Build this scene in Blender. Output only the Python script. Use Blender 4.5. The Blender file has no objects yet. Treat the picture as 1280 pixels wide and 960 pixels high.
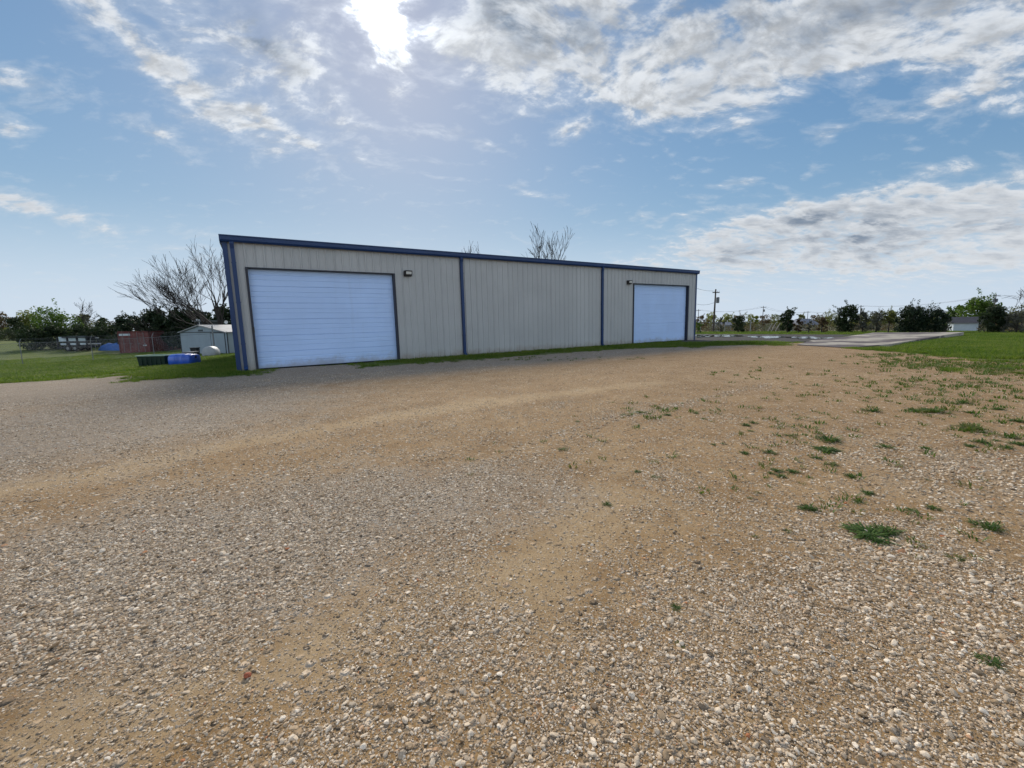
import bpy, bmesh, math, random
import numpy as np
from mathutils import Vector, Matrix, noise as mnoise

random.seed(7)
RNG = np.random.default_rng(11)
scene = bpy.context.scene
COL = scene.collection
R = math.radians

# ------------------------------------------------------------------ camera maths
F, PITCH, ROLL, ZC = 520.95, 0.1373, 0.016, 1.5
TH, TILT = 0.5655, 0.0112
BX, BY = -10.107, 15.363                       # near left corner of the warehouse
UX, UY = math.cos(TH), math.sin(TH)
NX, NY = math.sin(TH), -math.cos(TH)           # facade normal, towards the camera
BL, BH, BD = 27.55, 4.83, 15.0                 # warehouse length, eave height, depth
SUN_EL, SUN_AZ = R(33.2), R(-14.5)             # azimuth measured from +Y towards +X


def ray(px, py):
    X = (px - 640) / F
    Y = (480 - py) / F
    c, s = math.cos(ROLL), math.sin(ROLL)
    a = c * X + s * Y
    b = -s * X + c * Y
    return Vector((a, math.cos(PITCH) + b * math.sin(PITCH), -math.sin(PITCH) + b * math.cos(PITCH)))


def hor(px):
    return 408 - math.tan(ROLL) * (px - 640)


# ------------------------------------------------------------------ terrain
def sstep(a, b, x):
    t = np.clip((x - a) / (b - a), 0, 1)
    return t * t * (3 - 2 * t)


def terrain(x, y):
    x = np.asarray(x, float)
    y = np.asarray(y, float)
    s = (x - BX) * UX + (y - BY) * UY
    z = 0.0112 * np.clip(s, -6, 27) - 0.008 * np.clip(s - 52, 0, 40)
    fall = np.clip(-x - 12, 0, 45)
    rad = np.hypot(x, y)
    z = z - 0.032 * fall * sstep(8, 20, y) * (1 - 1.35 * sstep(52, 92, rad))
    far = np.clip(rad - 60, 0, 110)
    z = z - 0.016 * far * sstep(-16, 8, s)
    z = z + 0.012 * np.sin(x * 0.9 + 1.3 * np.sin(y * 0.4)) * np.sin(y * 0.7 + 0.5) * sstep(2, 6, np.hypot(x, y)) * (1 - sstep(14, 22, y))
    return z


def tz(x, y):
    return float(terrain(x, y))


def gp(px, py):
    """the point of the terrain seen at a place in the picture"""
    d = ray(px, py)
    t = 0.2
    prev = 0.2
    while t < 900:
        p = Vector((0, 0, ZC)) + d * t
        if p.z < tz(p.x, p.y):
            lo, hi = prev, t
            for _ in range(30):
                m = (lo + hi) / 2
                q = Vector((0, 0, ZC)) + d * m
                if q.z < tz(q.x, q.y):
                    hi = m
                else:
                    lo = m
            q = Vector((0, 0, ZC)) + d * hi
            return Vector((q.x, q.y, tz(q.x, q.y)))
        prev = t
        t *= 1.02
    p = Vector((0, 0, ZC)) + d * 300
    return Vector((p.x, p.y, tz(p.x, p.y)))


def on(px, Y):
    """the point of the terrain at depth Y in the direction of a picture column"""
    d = ray(px, hor(px))
    x = d.x / d.y * Y
    return Vector((x, Y, tz(x, Y)))


def zat(px, py, Y):
    d = ray(px, py)
    return ZC + d.z / d.y * Y


def mpp(Y):
    return Y / F * 1.0


# ------------------------------------------------------------------ object helpers
def props(o, label=None, cat=None, group=None, kind=None):
    if label: o['label'] = label
    if cat: o['category'] = cat
    if group: o['group'] = group
    if kind: o['kind'] = kind
    return o


def empty(name, loc, rot=(0, 0, 0), **k):
    o = bpy.data.objects.new(name, None)
    o.empty_display_size = 0.3
    o.location = loc
    o.rotation_euler = rot
    COL.objects.link(o)
    return props(o, **k)


class MB:
    """collects simple shapes and links them as one mesh object"""
    def __init__(self):
        self.v = []
        self.f = []

    def add(self, vs, fs):
        n = len(self.v)
        self.v += [tuple(p) for p in vs]
        self.f += [tuple(i + n for i in f) for f in fs]
        return self

    def box(self, x0, x1, y0, y1, z0, z1, M=None):
        vs = [Vector((x, y, z)) for z in (z0, z1) for y in (y0, y1) for x in (x0, x1)]
        if M is not None:
            vs = [M @ p for p in vs]
        return self.add(vs, [(0, 2, 3, 1), (4, 5, 7, 6), (0, 1, 5, 4), (2, 6, 7, 3), (0, 4, 6, 2), (1, 3, 7, 5)])

    def tube(self, pts, rad, n=6, cap=True):
        pts = [Vector(p) for p in pts]
        if not hasattr(rad, '__len__'):
            rad = [rad] * len(pts)
        vs, fs = [], []
        up = Vector((0.13, 0.21, 1)).normalized()
        for i, p in enumerate(pts):
            d = (pts[min(i + 1, len(pts) - 1)] - pts[max(i - 1, 0)])
            d = d.normalized() if d.length > 1e-9 else Vector((0, 0, 1))
            a = d.cross(up)
            if a.length < 0.1:
                a = d.cross(Vector((1, 0, 0)))
            a.normalize()
            b = d.cross(a)
            for k in range(n):
                t = 2 * math.pi * k / n
                vs.append(p + (a * math.cos(t) + b * math.sin(t)) * rad[i])
        for i in range(len(pts) - 1):
            for k in range(n):
                fs.append((i * n + k, i * n + (k + 1) % n, (i + 1) * n + (k + 1) % n, (i + 1) * n + k))
        if cap:
            fs.append(tuple(range(n)))
            fs.append(tuple((len(pts) - 1) * n + k for k in range(n))[::-1])
        return self.add(vs, fs)

    def extrude(self, prof, axis, a, b, closed=True):
        """profile of 2-D points pushed along x, y or z from a to b"""
        n = len(prof)
        def P(u, v, w):
            return {'x': (w, u, v), 'y': (u, w, v), 'z': (u, v, w)}[axis]
        vs = [P(u, v, a) for u, v in prof] + [P(u, v, b) for u, v in prof]
        fs = [(i, (i + 1) % n, n + (i + 1) % n, n + i) for i in range(n if closed else n - 1)]
        if closed:
            fs += [tuple(range(n))[::-1], tuple(range(n, 2 * n))]
        return self.add(vs, fs)

    def build(self, name, mat, parent=None, smooth=False, bevel=0, **k):
        me = bpy.data.meshes.new(name)
        me.from_pydata(self.v, [], self.f)
        me.validate()
        bm = bmesh.new()
        bm.from_mesh(me)
        bmesh.ops.recalc_face_normals(bm, faces=bm.faces)
        bm.to_mesh(me)
        bm.free()
        if smooth:
            me.polygons.foreach_set('use_smooth', [True] * len(me.polygons))
        me.materials.append(mat)
        o = bpy.data.objects.new(name, me)
        COL.objects.link(o)
        if parent is not None:
            o.parent = parent
        if bevel:
            b = o.modifiers.new('bevel', 'BEVEL')
            b.width = bevel
            b.segments = 2
            b.limit_method = 'ANGLE'
        return props(o, **k)


# ------------------------------------------------------------------ materials
class NT:
    def __init__(self, tree):
        self.t = tree
        self.n = tree.nodes
        self.l = tree.links

    def new(self, typ, **k):
        nd = self.n.new(typ)
        for a, b in k.items():
            setattr(nd, a, b)
        return nd

    def put(self, sock, v):
        if hasattr(v, 'is_linked') or isinstance(v, bpy.types.NodeSocket):
            self.l.new(v, sock)
        else:
            if sock.type == 'RGBA' and len(v) == 3:
                v = (*v, 1)
            sock.default_value = v

    def math(self, op, a, b=0.0, c=0.0, clamp=False):
        nd = self.new('ShaderNodeMath', operation=op, use_clamp=clamp)
        for i, v in enumerate((a, b, c)):
            self.put(nd.inputs[i], v)
        return nd.outputs[0]

    def vmath(self, op, a, b=(0, 0, 0), scale=None):
        nd = self.new('ShaderNodeVectorMath', operation=op)
        self.put(nd.inputs[0], a)
        self.put(nd.inputs[1], b)
        if scale is not None:
            self.put(nd.inputs['Scale'], scale)
        return nd.outputs['Value'] if op in ('DOT_PRODUCT', 'LENGTH') else nd.outputs[0]

    def noise(self, vec, scale, detail=4, rough=0.55, col=False, dist=0.0):
        nd = self.new('ShaderNodeTexNoise')
        if vec is not None:
            self.put(nd.inputs['Vector'], vec)
        self.put(nd.inputs['Scale'], scale)
        nd.inputs['Detail'].default_value = detail
        nd.inputs['Roughness'].default_value = rough
        nd.inputs['Distortion'].default_value = dist
        return nd.outputs['Color' if col else 'Fac']

    def voro(self, vec, scale, feature='F1', rnd=1.0):
        nd = self.new('ShaderNodeTexVoronoi', feature=feature)
        self.put(nd.inputs['Vector'], vec)
        nd.inputs['Scale'].default_value = scale
        nd.inputs['Randomness'].default_value = rnd
        return nd

    def ss(self, v, a, b, lo=0.0, hi=1.0):
        nd = self.new('ShaderNodeMapRange', interpolation_type='SMOOTHSTEP')
        self.put(nd.inputs[0], v)
        for i, x in enumerate((a, b, lo, hi)):
            self.put(nd.inputs[i + 1], x)
        return nd.outputs[0]

    def ramp(self, v, stops, interp='LINEAR'):
        nd = self.new('ShaderNodeValToRGB')
        nd.color_ramp.interpolation = interp
        el = nd.color_ramp.elements
        while len(el) < len(stops):
            el.new(0.5)
        for e, (p, c) in zip(el, stops):
            e.position = p
            e.color = (*c, 1)
        self.put(nd.inputs[0], v)
        return nd.outputs[0]

    def mix(self, f, a, b, mode='MIX'):
        nd = self.new('ShaderNodeMix', data_type='RGBA', blend_type=mode)
        self.put(nd.inputs[0], f)
        self.put(nd.inputs[6], a)
        self.put(nd.inputs[7], b)
        return nd.outputs[2]

    def attr(self, name, typ='GEOMETRY'):
        nd = self.new('ShaderNodeAttribute', attribute_name=name, attribute_type=typ)
        return nd

    def bump(self, h, strength, dist):
        nd = self.new('ShaderNodeBump')
        self.put(nd.inputs['Strength'], strength)
        self.put(nd.inputs['Distance'], dist)
        self.put(nd.inputs['Height'], h)
        return nd.outputs[0]


def material(name):
    m = bpy.data.materials.new(name)
    m.use_nodes = True
    nt = NT(m.node_tree)
    p = m.node_tree.nodes['Principled BSDF']
    return m, nt, p


def painted(name, col, rough=0.5, var=0.15, vscale=1.2, metal=0.0, streak=0.0, bump=0.0, spec=0.4, splash=False, sheets=0.0):
    """weathered paint or plain surface: broad mottling, fine grain, optional rain streaks"""
    m, nt, p = material(name)
    tc = nt.new('ShaderNodeTexCoord').outputs['Object']
    n1 = nt.noise(tc, vscale, 5, 0.6)
    f = nt.ss(n1, 0.3, 0.7)
    dark = tuple(c * (1 - var) for c in col)
    light = tuple(min(1, c * (1 + var * 0.5)) for c in col)
    c = nt.mix(f, dark, light)
    if streak:
        mp = nt.new('ShaderNodeMapping')
        nt.put(mp.inputs[0], tc)
        mp.inputs['Scale'].default_value = (5, 5, 0.25)
        n2 = nt.noise(mp.outputs[0], 1.0, 4, 0.7)
        c = nt.mix(nt.math('MULTIPLY', nt.ss(n2, 0.52, 0.8), streak), c, tuple(x * 0.55 for x in (0.35, 0.3, 0.24)))
    if sheets:
        # each sheet of cladding has weathered a little differently
        sx = nt.new('ShaderNodeSeparateXYZ')
        nt.put(sx.inputs[0], tc)
        wn = nt.new('ShaderNodeTexWhiteNoise', noise_dimensions='1D')
        nt.put(wn.inputs['W'], nt.math('FLOOR', nt.math('MULTIPLY', sx.outputs[0], 1 / 0.9144)))
        c = nt.mix(nt.math('MULTIPLY', wn.outputs['Value'], sheets * 1.6), c, tuple(x * .45 for x in col))
        fr_ = nt.math('FRACT', nt.math('MULTIPLY', sx.outputs[0], 1 / 0.9144))
        c = nt.mix(nt.math('MULTIPLY', nt.ss(fr_, 0.035, 0.0), 0.5), c, tuple(x * .35 for x in col))
    if splash:
        # mud thrown up by rain along the foot of the wall
        sp = nt.new('ShaderNodeSeparateXYZ')
        nt.put(sp.inputs[0], tc)
        hgt = nt.math('ADD', sp.outputs[2], nt.math('MULTIPLY', nt.math('SUBTRACT', nt.noise(tc, 2.2, 6, 0.7), 0.5), 0.9))
        c = nt.mix(nt.math('MULTIPLY', nt.ss(hgt, 0.42, 0.0), 0.5), c, (0.22, 0.17, 0.11))
    nt.put(p.inputs['Base Color'], c)
    p.inputs['Roughness'].default_value = rough
    p.inputs['Metallic'].default_value = metal
    p.inputs['Specular IOR Level'].default_value = spec
    if bump:
        nt.put(p.inputs['Normal'], nt.bump(nt.noise(tc, 30, 4, 0.6), bump, 0.01))
    return m


def leafmat(name, cols, trans=0.35, scale=0.5, world=False):
    m, nt, p = material(name)
    tc = nt.new('ShaderNodeNewGeometry').outputs['Position'] if world else nt.new('ShaderNodeTexCoord').outputs['Object']
    n = nt.noise(tc, scale, 3, 0.6)
    g = nt.new('ShaderNodeNewGeometry').outputs['Random Per Island']
    v = nt.math('ADD', nt.math('MULTIPLY', n, 0.65), nt.math('MULTIPLY', g, 0.4))
    k = len(cols)
    c = nt.ramp(v, [(0.25 + 0.55 * i / max(1, k - 1), cc) for i, cc in enumerate(cols)])
    nt.put(p.inputs['Base Color'], c)
    p.inputs['Roughness'].default_value = 0.6
    p.inputs['Specular IOR Level'].default_value = 0.2
    tr = nt.new('ShaderNodeBsdfTranslucent')
    nt.put(tr.inputs[0], nt.mix(1.0, c, (1.0, 1.15, 0.6), 'MULTIPLY'))
    mx = nt.new('ShaderNodeMixShader')
    mx.inputs[0].default_value = trans
    nt.l.new(p.outputs[0], mx.inputs[1])
    nt.l.new(tr.outputs[0], mx.inputs[2])
    nt.l.new(mx.outputs[0], m.node_tree.nodes['Material Output'].inputs[0])
    return m


M_WALL = painted('beige_panel', (0.42, 0.424, 0.415), 0.55, 0.06, 0.5, streak=0.12, splash=True, sheets=0.05)
M_BLUE = painted('blue_trim', (0.006, 0.032, 0.112), 0.4, 0.12, 0.8)
M_ROOF = painted('galvanised_roof', (0.45, 0.46, 0.47), 0.4, 0.1, 0.5, metal=0.6)
M_DOOR = painted('pale_blue_door', (0.46, 0.62, 0.90), 0.5, 0.05, 0.7, streak=0.08, splash=True)
M_JAMB = painted('dark_jamb', (0.02, 0.022, 0.035), 0.5)
M_RUBBER = painted('black_rubber', (0.015, 0.015, 0.015), 0.8)
M_FIXT = painted('dark_bronze', (0.025, 0.022, 0.02), 0.45)
M_LENS = painted('frosted_lens', (0.62, 0.62, 0.58), 0.25, 0.05)
M_REDBOX = painted('faded_red_steel', (0.13, 0.03, 0.026), 0.65, 0.35, 1.3, streak=0.5)
M_SHED = painted('grey_siding', (0.27, 0.33, 0.37), 0.6, 0.08, 0.9, streak=0.2)
M_SHEDROOF = painted('pale_shed_roof', (0.28, 0.28, 0.28), 0.6, 0.15, 1.5)
M_CREAM = painted('cream_siding', (0.55, 0.50, 0.38), 0.6, 0.1, 1)
M_SEAM = painted('dark_seam', (0.05, 0.06, 0.07), 0.7)
M_WHITE = painted('white_enamel', (0.62, 0.63, 0.62), 0.4, 0.12, 1.5, streak=0.25)
M_TANK = painted('chalky_tank', (0.36, 0.38, 0.39), 0.55, 0.15, 2, streak=0.3)
M_DARK = painted('dark_paint', (0.018, 0.02, 0.024), 0.6, 0.3, 2)
M_GREENBIN = painted('green_plastic', (0.004, 0.022, 0.013), 0.45, 0.2, 2.5)
M_GREENRIM = painted('pale_green_rim', (0.25, 0.36, 0.28), 0.5, 0.2, 3)
M_BLUEBIN = painted('blue_plastic', (0.025, 0.10, 0.50), 0.3, 0.2, 2.5, spec=0.6)
M_TARP = painted('blue_tarp', (0.02, 0.10, 0.34), 0.45, 0.25, 3, bump=0.5)
M_PALE = painted('pale_panel', (0.45, 0.52, 0.56), 0.4, 0.15, 2)
M_GALV = painted('galvanised_steel', (0.20, 0.21, 0.215), 0.55, 0.2, 4, metal=0.3)
M_WIRE = painted('fence_wire', (0.30, 0.31, 0.32), 0.5, 0.1, 4, metal=0.4)
M_CABLE = painted('power_cable', (0.03, 0.03, 0.035), 0.6)
M_POLE = painted('weathered_pole', (0.06, 0.048, 0.04), 0.85, 0.35, 3, bump=0.4)
M_TRANSF = painted('transformer_grey', (0.12, 0.13, 0.14), 0.5)
M_BARK = painted('grey_bark', (0.055, 0.045, 0.038), 0.9, 0.35, 4, bump=0.6)
M_TWIG = painted('bare_twig', (0.030, 0.024, 0.020), 0.9, 0.3, 1)
M_HOUSE = painted('white_clapboard', (0.42, 0.48, 0.52), 0.6, 0.08, 1)
M_SHINGLE = painted('dark_shingle', (0.035, 0.036, 0.045), 0.85, 0.3, 3)
M_GREYROOF = painted('grey_shingle', (0.15, 0.16, 0.19), 0.85, 0.25, 2)
M_TAN = painted('tan_stucco', (0.33, 0.30, 0.26), 0.8, 0.1, 1)
M_WINDOW = painted('dark_window_glass', (0.02, 0.025, 0.03), 0.1, 0.1, 1, spec=0.6)
M_WOOD = painted('silvered_wood', (0.24, 0.22, 0.20), 0.85, 0.25, 5)

L_CEDAR = leafmat('cedar_needles', [(0.008, 0.016, 0.009), (0.022, 0.038, 0.018), (0.045, 0.062, 0.026)], 0.15, 0.8)
L_DARK = leafmat('dark_leaves', [(0.014, 0.024, 0.013), (0.030, 0.048, 0.019), (0.06, 0.078, 0.03)], 0.2, 0.7)
L_GREEN = leafmat('green_leaves', [(0.035, 0.065, 0.016), (0.075, 0.13, 0.026), (0.15, 0.20, 0.045)], 0.4, 0.5)
L_OLIVE = leafmat('olive_leaves', [(0.07, 0.075, 0.028), (0.14, 0.145, 0.05), (0.23, 0.215, 0.075)], 0.4, 0.4)
L_YELLOW = leafmat('spring_leaves', [(0.10, 0.115, 0.03), (0.19, 0.20, 0.05), (0.29, 0.265, 0.085)], 0.45, 0.4)
L_BROWN = leafmat('russet_leaves', [(0.05, 0.033, 0.022), (0.105, 0.065, 0.038), (0.165, 0.12, 0.06)], 0.3, 0.6)
L_GREY = leafmat('grey_brush', [(0.065, 0.064, 0.055), (0.115, 0.112, 0.092), (0.17, 0.165, 0.125)], 0.3, 0.8)
L_WEED = leafmat('weed_leaves', [(0.026, 0.056, 0.012), (0.062, 0.118, 0.02), (0.125, 0.175, 0.035)], 0.3, 9)
L_WEEDY = leafmat('yellowing_weed_leaves', [(0.07, 0.10, 0.02), (0.12, 0.14, 0.035), (0.18, 0.17, 0.06)], 0.35, 9)
L_GRASS = leafmat('grass_blades', [(0.055, 0.10, 0.014), (0.115, 0.178, 0.027), (0.23, 0.235, 0.065)], 0.5, 0.6, world=True)

# ------------------------------------------------------------------ world: sky and clouds
SUND = Vector((math.sin(SUN_AZ) * math.cos(SUN_EL), math.cos(SUN_AZ) * math.cos(SUN_EL), math.sin(SUN_EL)))


def make_world():
    w = bpy.data.worlds.new('World')
    scene.world = w
    w.use_nodes = True
    nt = NT(w.node_tree)
    for n in list(nt.n):
        nt.n.remove(n)
    sky = nt.new('ShaderNodeTexSky', sky_type='NISHITA')
    sky.sun_disc = False
    sky.sun_elevation = SUN_EL
    sky.sun_rotation = SUN_AZ
    sky.altitude = 200
    sky.air_density = 1.0
    sky.dust_density = 0.25
    sky.ozone_density = 4.0
    d = nt.new('ShaderNodeTexCoord').outputs['Generated']
    sep = nt.new('ShaderNodeSeparateXYZ')
    nt.put(sep.inputs[0], d)
    zz = nt.math('MAXIMUM', sep.outputs[2], 0.0)
    inv = nt.math('DIVIDE', 1.0, nt.math('ADD', zz, 0.24))
    q = nt.new('ShaderNodeCombineXYZ')
    nt.put(q.inputs[0], nt.math('MULTIPLY', sep.outputs[0], inv))
    nt.put(q.inputs[1], nt.math('MULTIPLY', sep.outputs[1], inv))
    q.inputs[2].default_value = 0.37
    q = q.outputs[0]
    # clouds drawn out along the wind
    mp = nt.new('ShaderNodeMapping', vector_type='POINT')
    nt.put(mp.inputs[0], q)
    mp.inputs['Rotation'].default_value = (0, 0, R(-38))
    mp.inputs['Scale'].default_value = (0.9, 1.35, 1)
    warp = nt.vmath('SCALE', nt.vmath('SUBTRACT', nt.noise(q, 1.7, 3, 0.5, col=True), (0.5, 0.5, 0.5)), scale=0.28)
    qs = nt.vmath('ADD', mp.outputs[0], warp)
    fine = nt.noise(qs, 11.0, 10, 0.60)
    # the same field a little nearer the sun: where it is thicker there, this place lies in its shade
    sq = (SUND.x / (SUND.z + 0.24), SUND.y / (SUND.z + 0.24), 0.37)
    off = nt.vmath('SCALE', nt.vmath('NORMALIZE', nt.vmath('SUBTRACT', sq, q)), scale=0.030)
    fine_s = nt.noise(nt.vmath('ADD', qs, off), 11.0, 5, 0.60)
    relief = nt.ss(nt.math('SUBTRACT', fine, fine_s), -0.16, 0.14, nt.ss(zz, 0.12, 0.38, 0.93, 0.74), nt.ss(zz, 0.12, 0.38, 1.02, 1.12))
    broad = nt.noise(qs, 2.6, 4, 0.5)
    # where the cloud banks stand: centre, half width, half height (picture px), turn, weight
    dw = nt.vmath('ADD', d, nt.vmath('SCALE', nt.vmath('SUBTRACT', nt.noise(d, 4.0, 4, 0.55, col=True), (0.5, 0.5, 0.5)), scale=0.16))
    dw = nt.vmath('NORMALIZE', dw)
    banks = [
        (300, 45, 150, 45, 18, .72), (120, 10, 130, 30, 12, .55), (400, 60, 60, 50, 20, .38), (215, 80, 70, 14, 25, .4),
        (265, 135, 110, 20, 28, .74), (205, 162, 55, 16, 12, .62), (390, 178, 60, 8, 14, .55), (310, 150, 40, 18, 20, .4),
        (10, 150, 40, 24, 5, .65), (25, 108, 40, 12, 20, .50), (80, 272, 120, 13, 5, .55), (0, 245, 70, 14, 5, .45),
        (492, 30, 26, 50, -10, 1.0), (506, 84, 20, 20, 0, .55), (450, 0, 60, 18, 0, .6), (560, 50, 40, 40, 0, .42), (600, 90, 40, 20, 0, .35),
        (690, 25, 80, 42, 5, .90), (800, 65, 140, 62, 8, .95), (830, 128, 32, 24, 0, .50), (960, 40, 120, 48, -5, .95),
        (1130, 22, 150, 40, -4, 1.0), (1255, 50, 90, 40, -10, .9), (1200, 122, 60, 14, -10, .60), (1270, 105, 40, 18, -10, .55), (1170, 70, 50, 20, -8, .4),
        (710, 163, 24, 9, 0, .55), (598, 181, 52, 9, 8, .62), (1042, 170, 34, 10, -6, .62), (1003, 219, 24, 7, -8, .55),
        (918, 230, 28, 5, 0, .6), (1180, 206, 36, 11, -8, .45), (890, 253, 18, 6, 0, .5), (985, 258, 12, 6, 0, .5),
        (1050, 325, 270, 42, 0, .38), (1000, 275, 60, 16, 0, .45), (1220, 320, 120, 20, 0, .45), (900, 150, 40, 14, 0, .3), (640, 90, 40, 26, 0, .35), (760, 118, 40, 16, 10, .4), (1080, 75, 60, 22, 0, .5), (1180, 300, 160, 50, 0, .30), (1110, 268, 130, 24, 2, .72), (1250, 262, 100, 30, -4, .70), (960, 290, 110, 20, 0, .58), (1050, 318, 200, 24, 0, .60), (880, 318, 110, 14, 0, .42), (790, 262, 40, 5, 3, .4), (640, 245, 60, 5, 5, .35),
        (850, 275, 60, 4, 2, .45), (510, 135, 16, 14, 0, .3), (640, 338, 420, 12, 0, .16)]
    acc = None
    kpx = 1.0 / F

    def blob(px, py, rx, ry, ang, wt, acc):
        D = ray(px, py)
        k = D.length
        D = D.normalized()
        e = ray(px + 1, py).normalized() - D
        g = ray(px, py + 1).normalized() - D
        # angular size of one picture pixel here, along and across
        a = R(ang)
        U = (e * math.cos(a) + g * math.sin(a))
        V = (-e * math.sin(a) + g * math.cos(a))
        U = U.normalized() / (U.length * rx)
        V = V.normalized() / (V.length * ry)
        rel = nt.vmath('SUBTRACT', dw, tuple(D))
        u = nt.vmath('DOT_PRODUCT', rel, tuple(U))
        v = nt.vmath('DOT_PRODUCT', rel, tuple(V))
        r2 = nt.math('MULTIPLY_ADD', u, u, nt.math('MULTIPLY', v, v))
        ex = nt.math('POWER', 0.5, r2)
        if acc is None:
            return nt.math('MULTIPLY', ex, wt)
        return nt.math('MULTIPLY_ADD', ex, wt, acc)

    for b in banks:
        acc = blob(*b, acc)
    # scattered cloud behind and beside the view, unseen, boosted to light ground and walls
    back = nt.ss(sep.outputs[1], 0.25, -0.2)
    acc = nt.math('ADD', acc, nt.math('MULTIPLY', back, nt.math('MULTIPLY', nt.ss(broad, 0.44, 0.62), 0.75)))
    acc = nt.math('MINIMUM', acc, 1.05)
    dens0 = nt.math('ADD', acc, nt.math('MULTIPLY', nt.math('SUBTRACT', fine, 0.5), CL_AMP))
    dens0 = nt.math('ADD', dens0, nt.math('MULTIPLY', nt.math('SUBTRACT', broad, 0.5), 0.8))
    dens = nt.ss(dens0, CL_LO, CL_HI)
    wisp = nt.math('MULTIPLY', nt.ss(dens0, 0.08, 0.75), 0.26)
    dens = nt.math('MAXIMUM', dens, wisp)
    dens = nt.math('MULTIPLY', dens, nt.ss(sep.outputs[2], 0.0, 0.05))
    # thick parts turn grey because they are seen from below against the light
    cores = None
    for b in [(298, 22, 40, 30, 20, 1.0), (672, 22, 60, 24, 10, 1.1), (860, 8, 90, 22, 0, .8), (1110, 10, 130, 22, 0, .6), (760, 45, 60, 18, 0, .3), (960, 20, 60, 20, 0, .5), (478, -2, 20, 10, 0, .7), (488, 40, 9, 7, 0, .6),
              (1085, 300, 45, 14, -10, .6), (1240, 278, 55, 9, -6, .6), (1010, 290, 34, 12, 0, .45), (1125, 318, 44, 6, -6, .45), (940, 325, 70, 7, 0, .4), (1020, 282, 40, 8, 0, .35), (280, 135, 16, 6, 10, .5), (1050, 300, 160, 26, 0, .12)]:
        cores = blob(*b, cores)
    thick = nt.math('ADD', nt.math('MULTIPLY', cores, nt.ss(broad, 0.25, 0.6)), nt.math('MULTIPLY', nt.ss(dens0, 0.75, 1.5), 0.42), clamp=True)
    shade_n = nt.noise(qs, 9, 6, 0.6)
    thick = nt.math('MULTIPLY', thick, nt.ss(shade_n, 0.34, 0.60, 0.2, 1.0), clamp=True)
    ccol = nt.vmath('SCALE', nt.mix(thick, CL_WHITE, CL_GREY), scale=relief)
    # light scattered forward round the sun
    ca = nt.vmath('DOT_PRODUCT', d, tuple(SUND))
    ca = nt.math('MAXIMUM', ca, 0.0)
    glow = nt.math('POWER', ca, 900.0)
    glow2 = nt.math('POWER', ca, 28.0)
    gl = nt.math('ADD', nt.math('MULTIPLY', glow, 2.6), nt.math('MULTIPLY', glow2, 0.10))
    gl = nt.math('MULTIPLY', gl, nt.ss(fine, 0.30, 0.66, 0.30, 1.35))
    gl = nt.math('MULTIPLY', gl, nt.math('SUBTRACT', 1.0, nt.math('MULTIPLY', thick, 0.6)))
    bg1 = nt.new('ShaderNodeBackground')
    hs = nt.new('ShaderNodeHueSaturation')
    nt.put(hs.inputs['Color'], sky.outputs[0])
    hs.inputs['Saturation'].default_value = SKY_SAT
    # soft shoulder on the brightest sky, and the milky band of haze above the horizon
    air = nt.vmath('MULTIPLY', hs.outputs[0], (1.0, 0.965, 1.035))
    one = nt.vmath('ADD', nt.vmath('SCALE', air, scale=SKY_STR / SKY_MAX), (1, 1, 1))
    skc = nt.vmath('DIVIDE', air, one)
    milk = nt.math('MULTIPLY', nt.ss(sep.outputs[2], 0.25, -0.02), 0.80)
    skc = nt.mix(milk, skc, tuple(c / SKY_STR for c in SKY_HAZE))
    nt.put(bg1.inputs[0], skc)
    bg1.inputs[1].default_value = SKY_STR
    bg2 = nt.new('ShaderNodeBackground')
    nt.put(bg2.inputs[0], ccol)
    nt.put(bg2.inputs[1], nt.math('ADD', nt.math('MULTIPLY_ADD', back, CL_BACK_FILL, CL_STR), gl))
    mx = nt.new('ShaderNodeMixShader')
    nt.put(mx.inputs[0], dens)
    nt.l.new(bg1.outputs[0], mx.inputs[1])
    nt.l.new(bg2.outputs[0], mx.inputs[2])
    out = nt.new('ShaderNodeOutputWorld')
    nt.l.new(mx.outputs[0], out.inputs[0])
    w.cycles.sampling_method = 'MANUAL'
    w.cycles.sample_map_resolution = 512


CL_AMP, CL_LO, CL_HI = 2.5, 0.40, 1.12
CL_WHITE, CL_GREY = (0.67, 0.70, 0.735), (0.21, 0.265, 0.345)
CL_STR, SKY_STR, SKY_SAT = 0.50, 0.085, 1.15
CL_BACK_FILL = 2.0  # extra brightness of the unseen cloud behind the camera, added as fill light
SKY_MAX, SKY_HAZE = 0.55, (0.285, 0.345, 0.425)
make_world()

sun = bpy.data.lights.new('sun', 'SUN')
sun.energy = 2.0
sun.angle = R(20)
sun.color = (1.0, 0.93, 0.82)
so = bpy.data.objects.new('sun', sun)
so.rotation_euler = (-SUND).to_track_quat('-Z', 'Y').to_euler()
so.location = (0, 0, 30)
COL.objects.link(so)

# ------------------------------------------------------------------ camera
cam = bpy.data.cameras.new('camera')
cam.sensor_width = 36
cam.lens = F / 1280 * 36
cam.clip_end = 6000
cam.clip_start = 0.05
co = bpy.data.objects.new('camera', cam)
fw = Vector((0, math.cos(PITCH), -math.sin(PITCH)))
u0 = Vector((0, math.sin(PITCH), math.cos(PITCH)))
r0 = Vector((1, 0, 0))
rr = r0 * math.cos(ROLL) - u0 * math.sin(ROLL)
uu = r0 * math.sin(ROLL) + u0 * math.cos(ROLL)
m = Matrix((rr, uu, -fw)).transposed().to_4x4()
m.translation = Vector((0, 0, ZC))
co.matrix_world = m
COL.objects.link(co)
scene.camera = co

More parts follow.
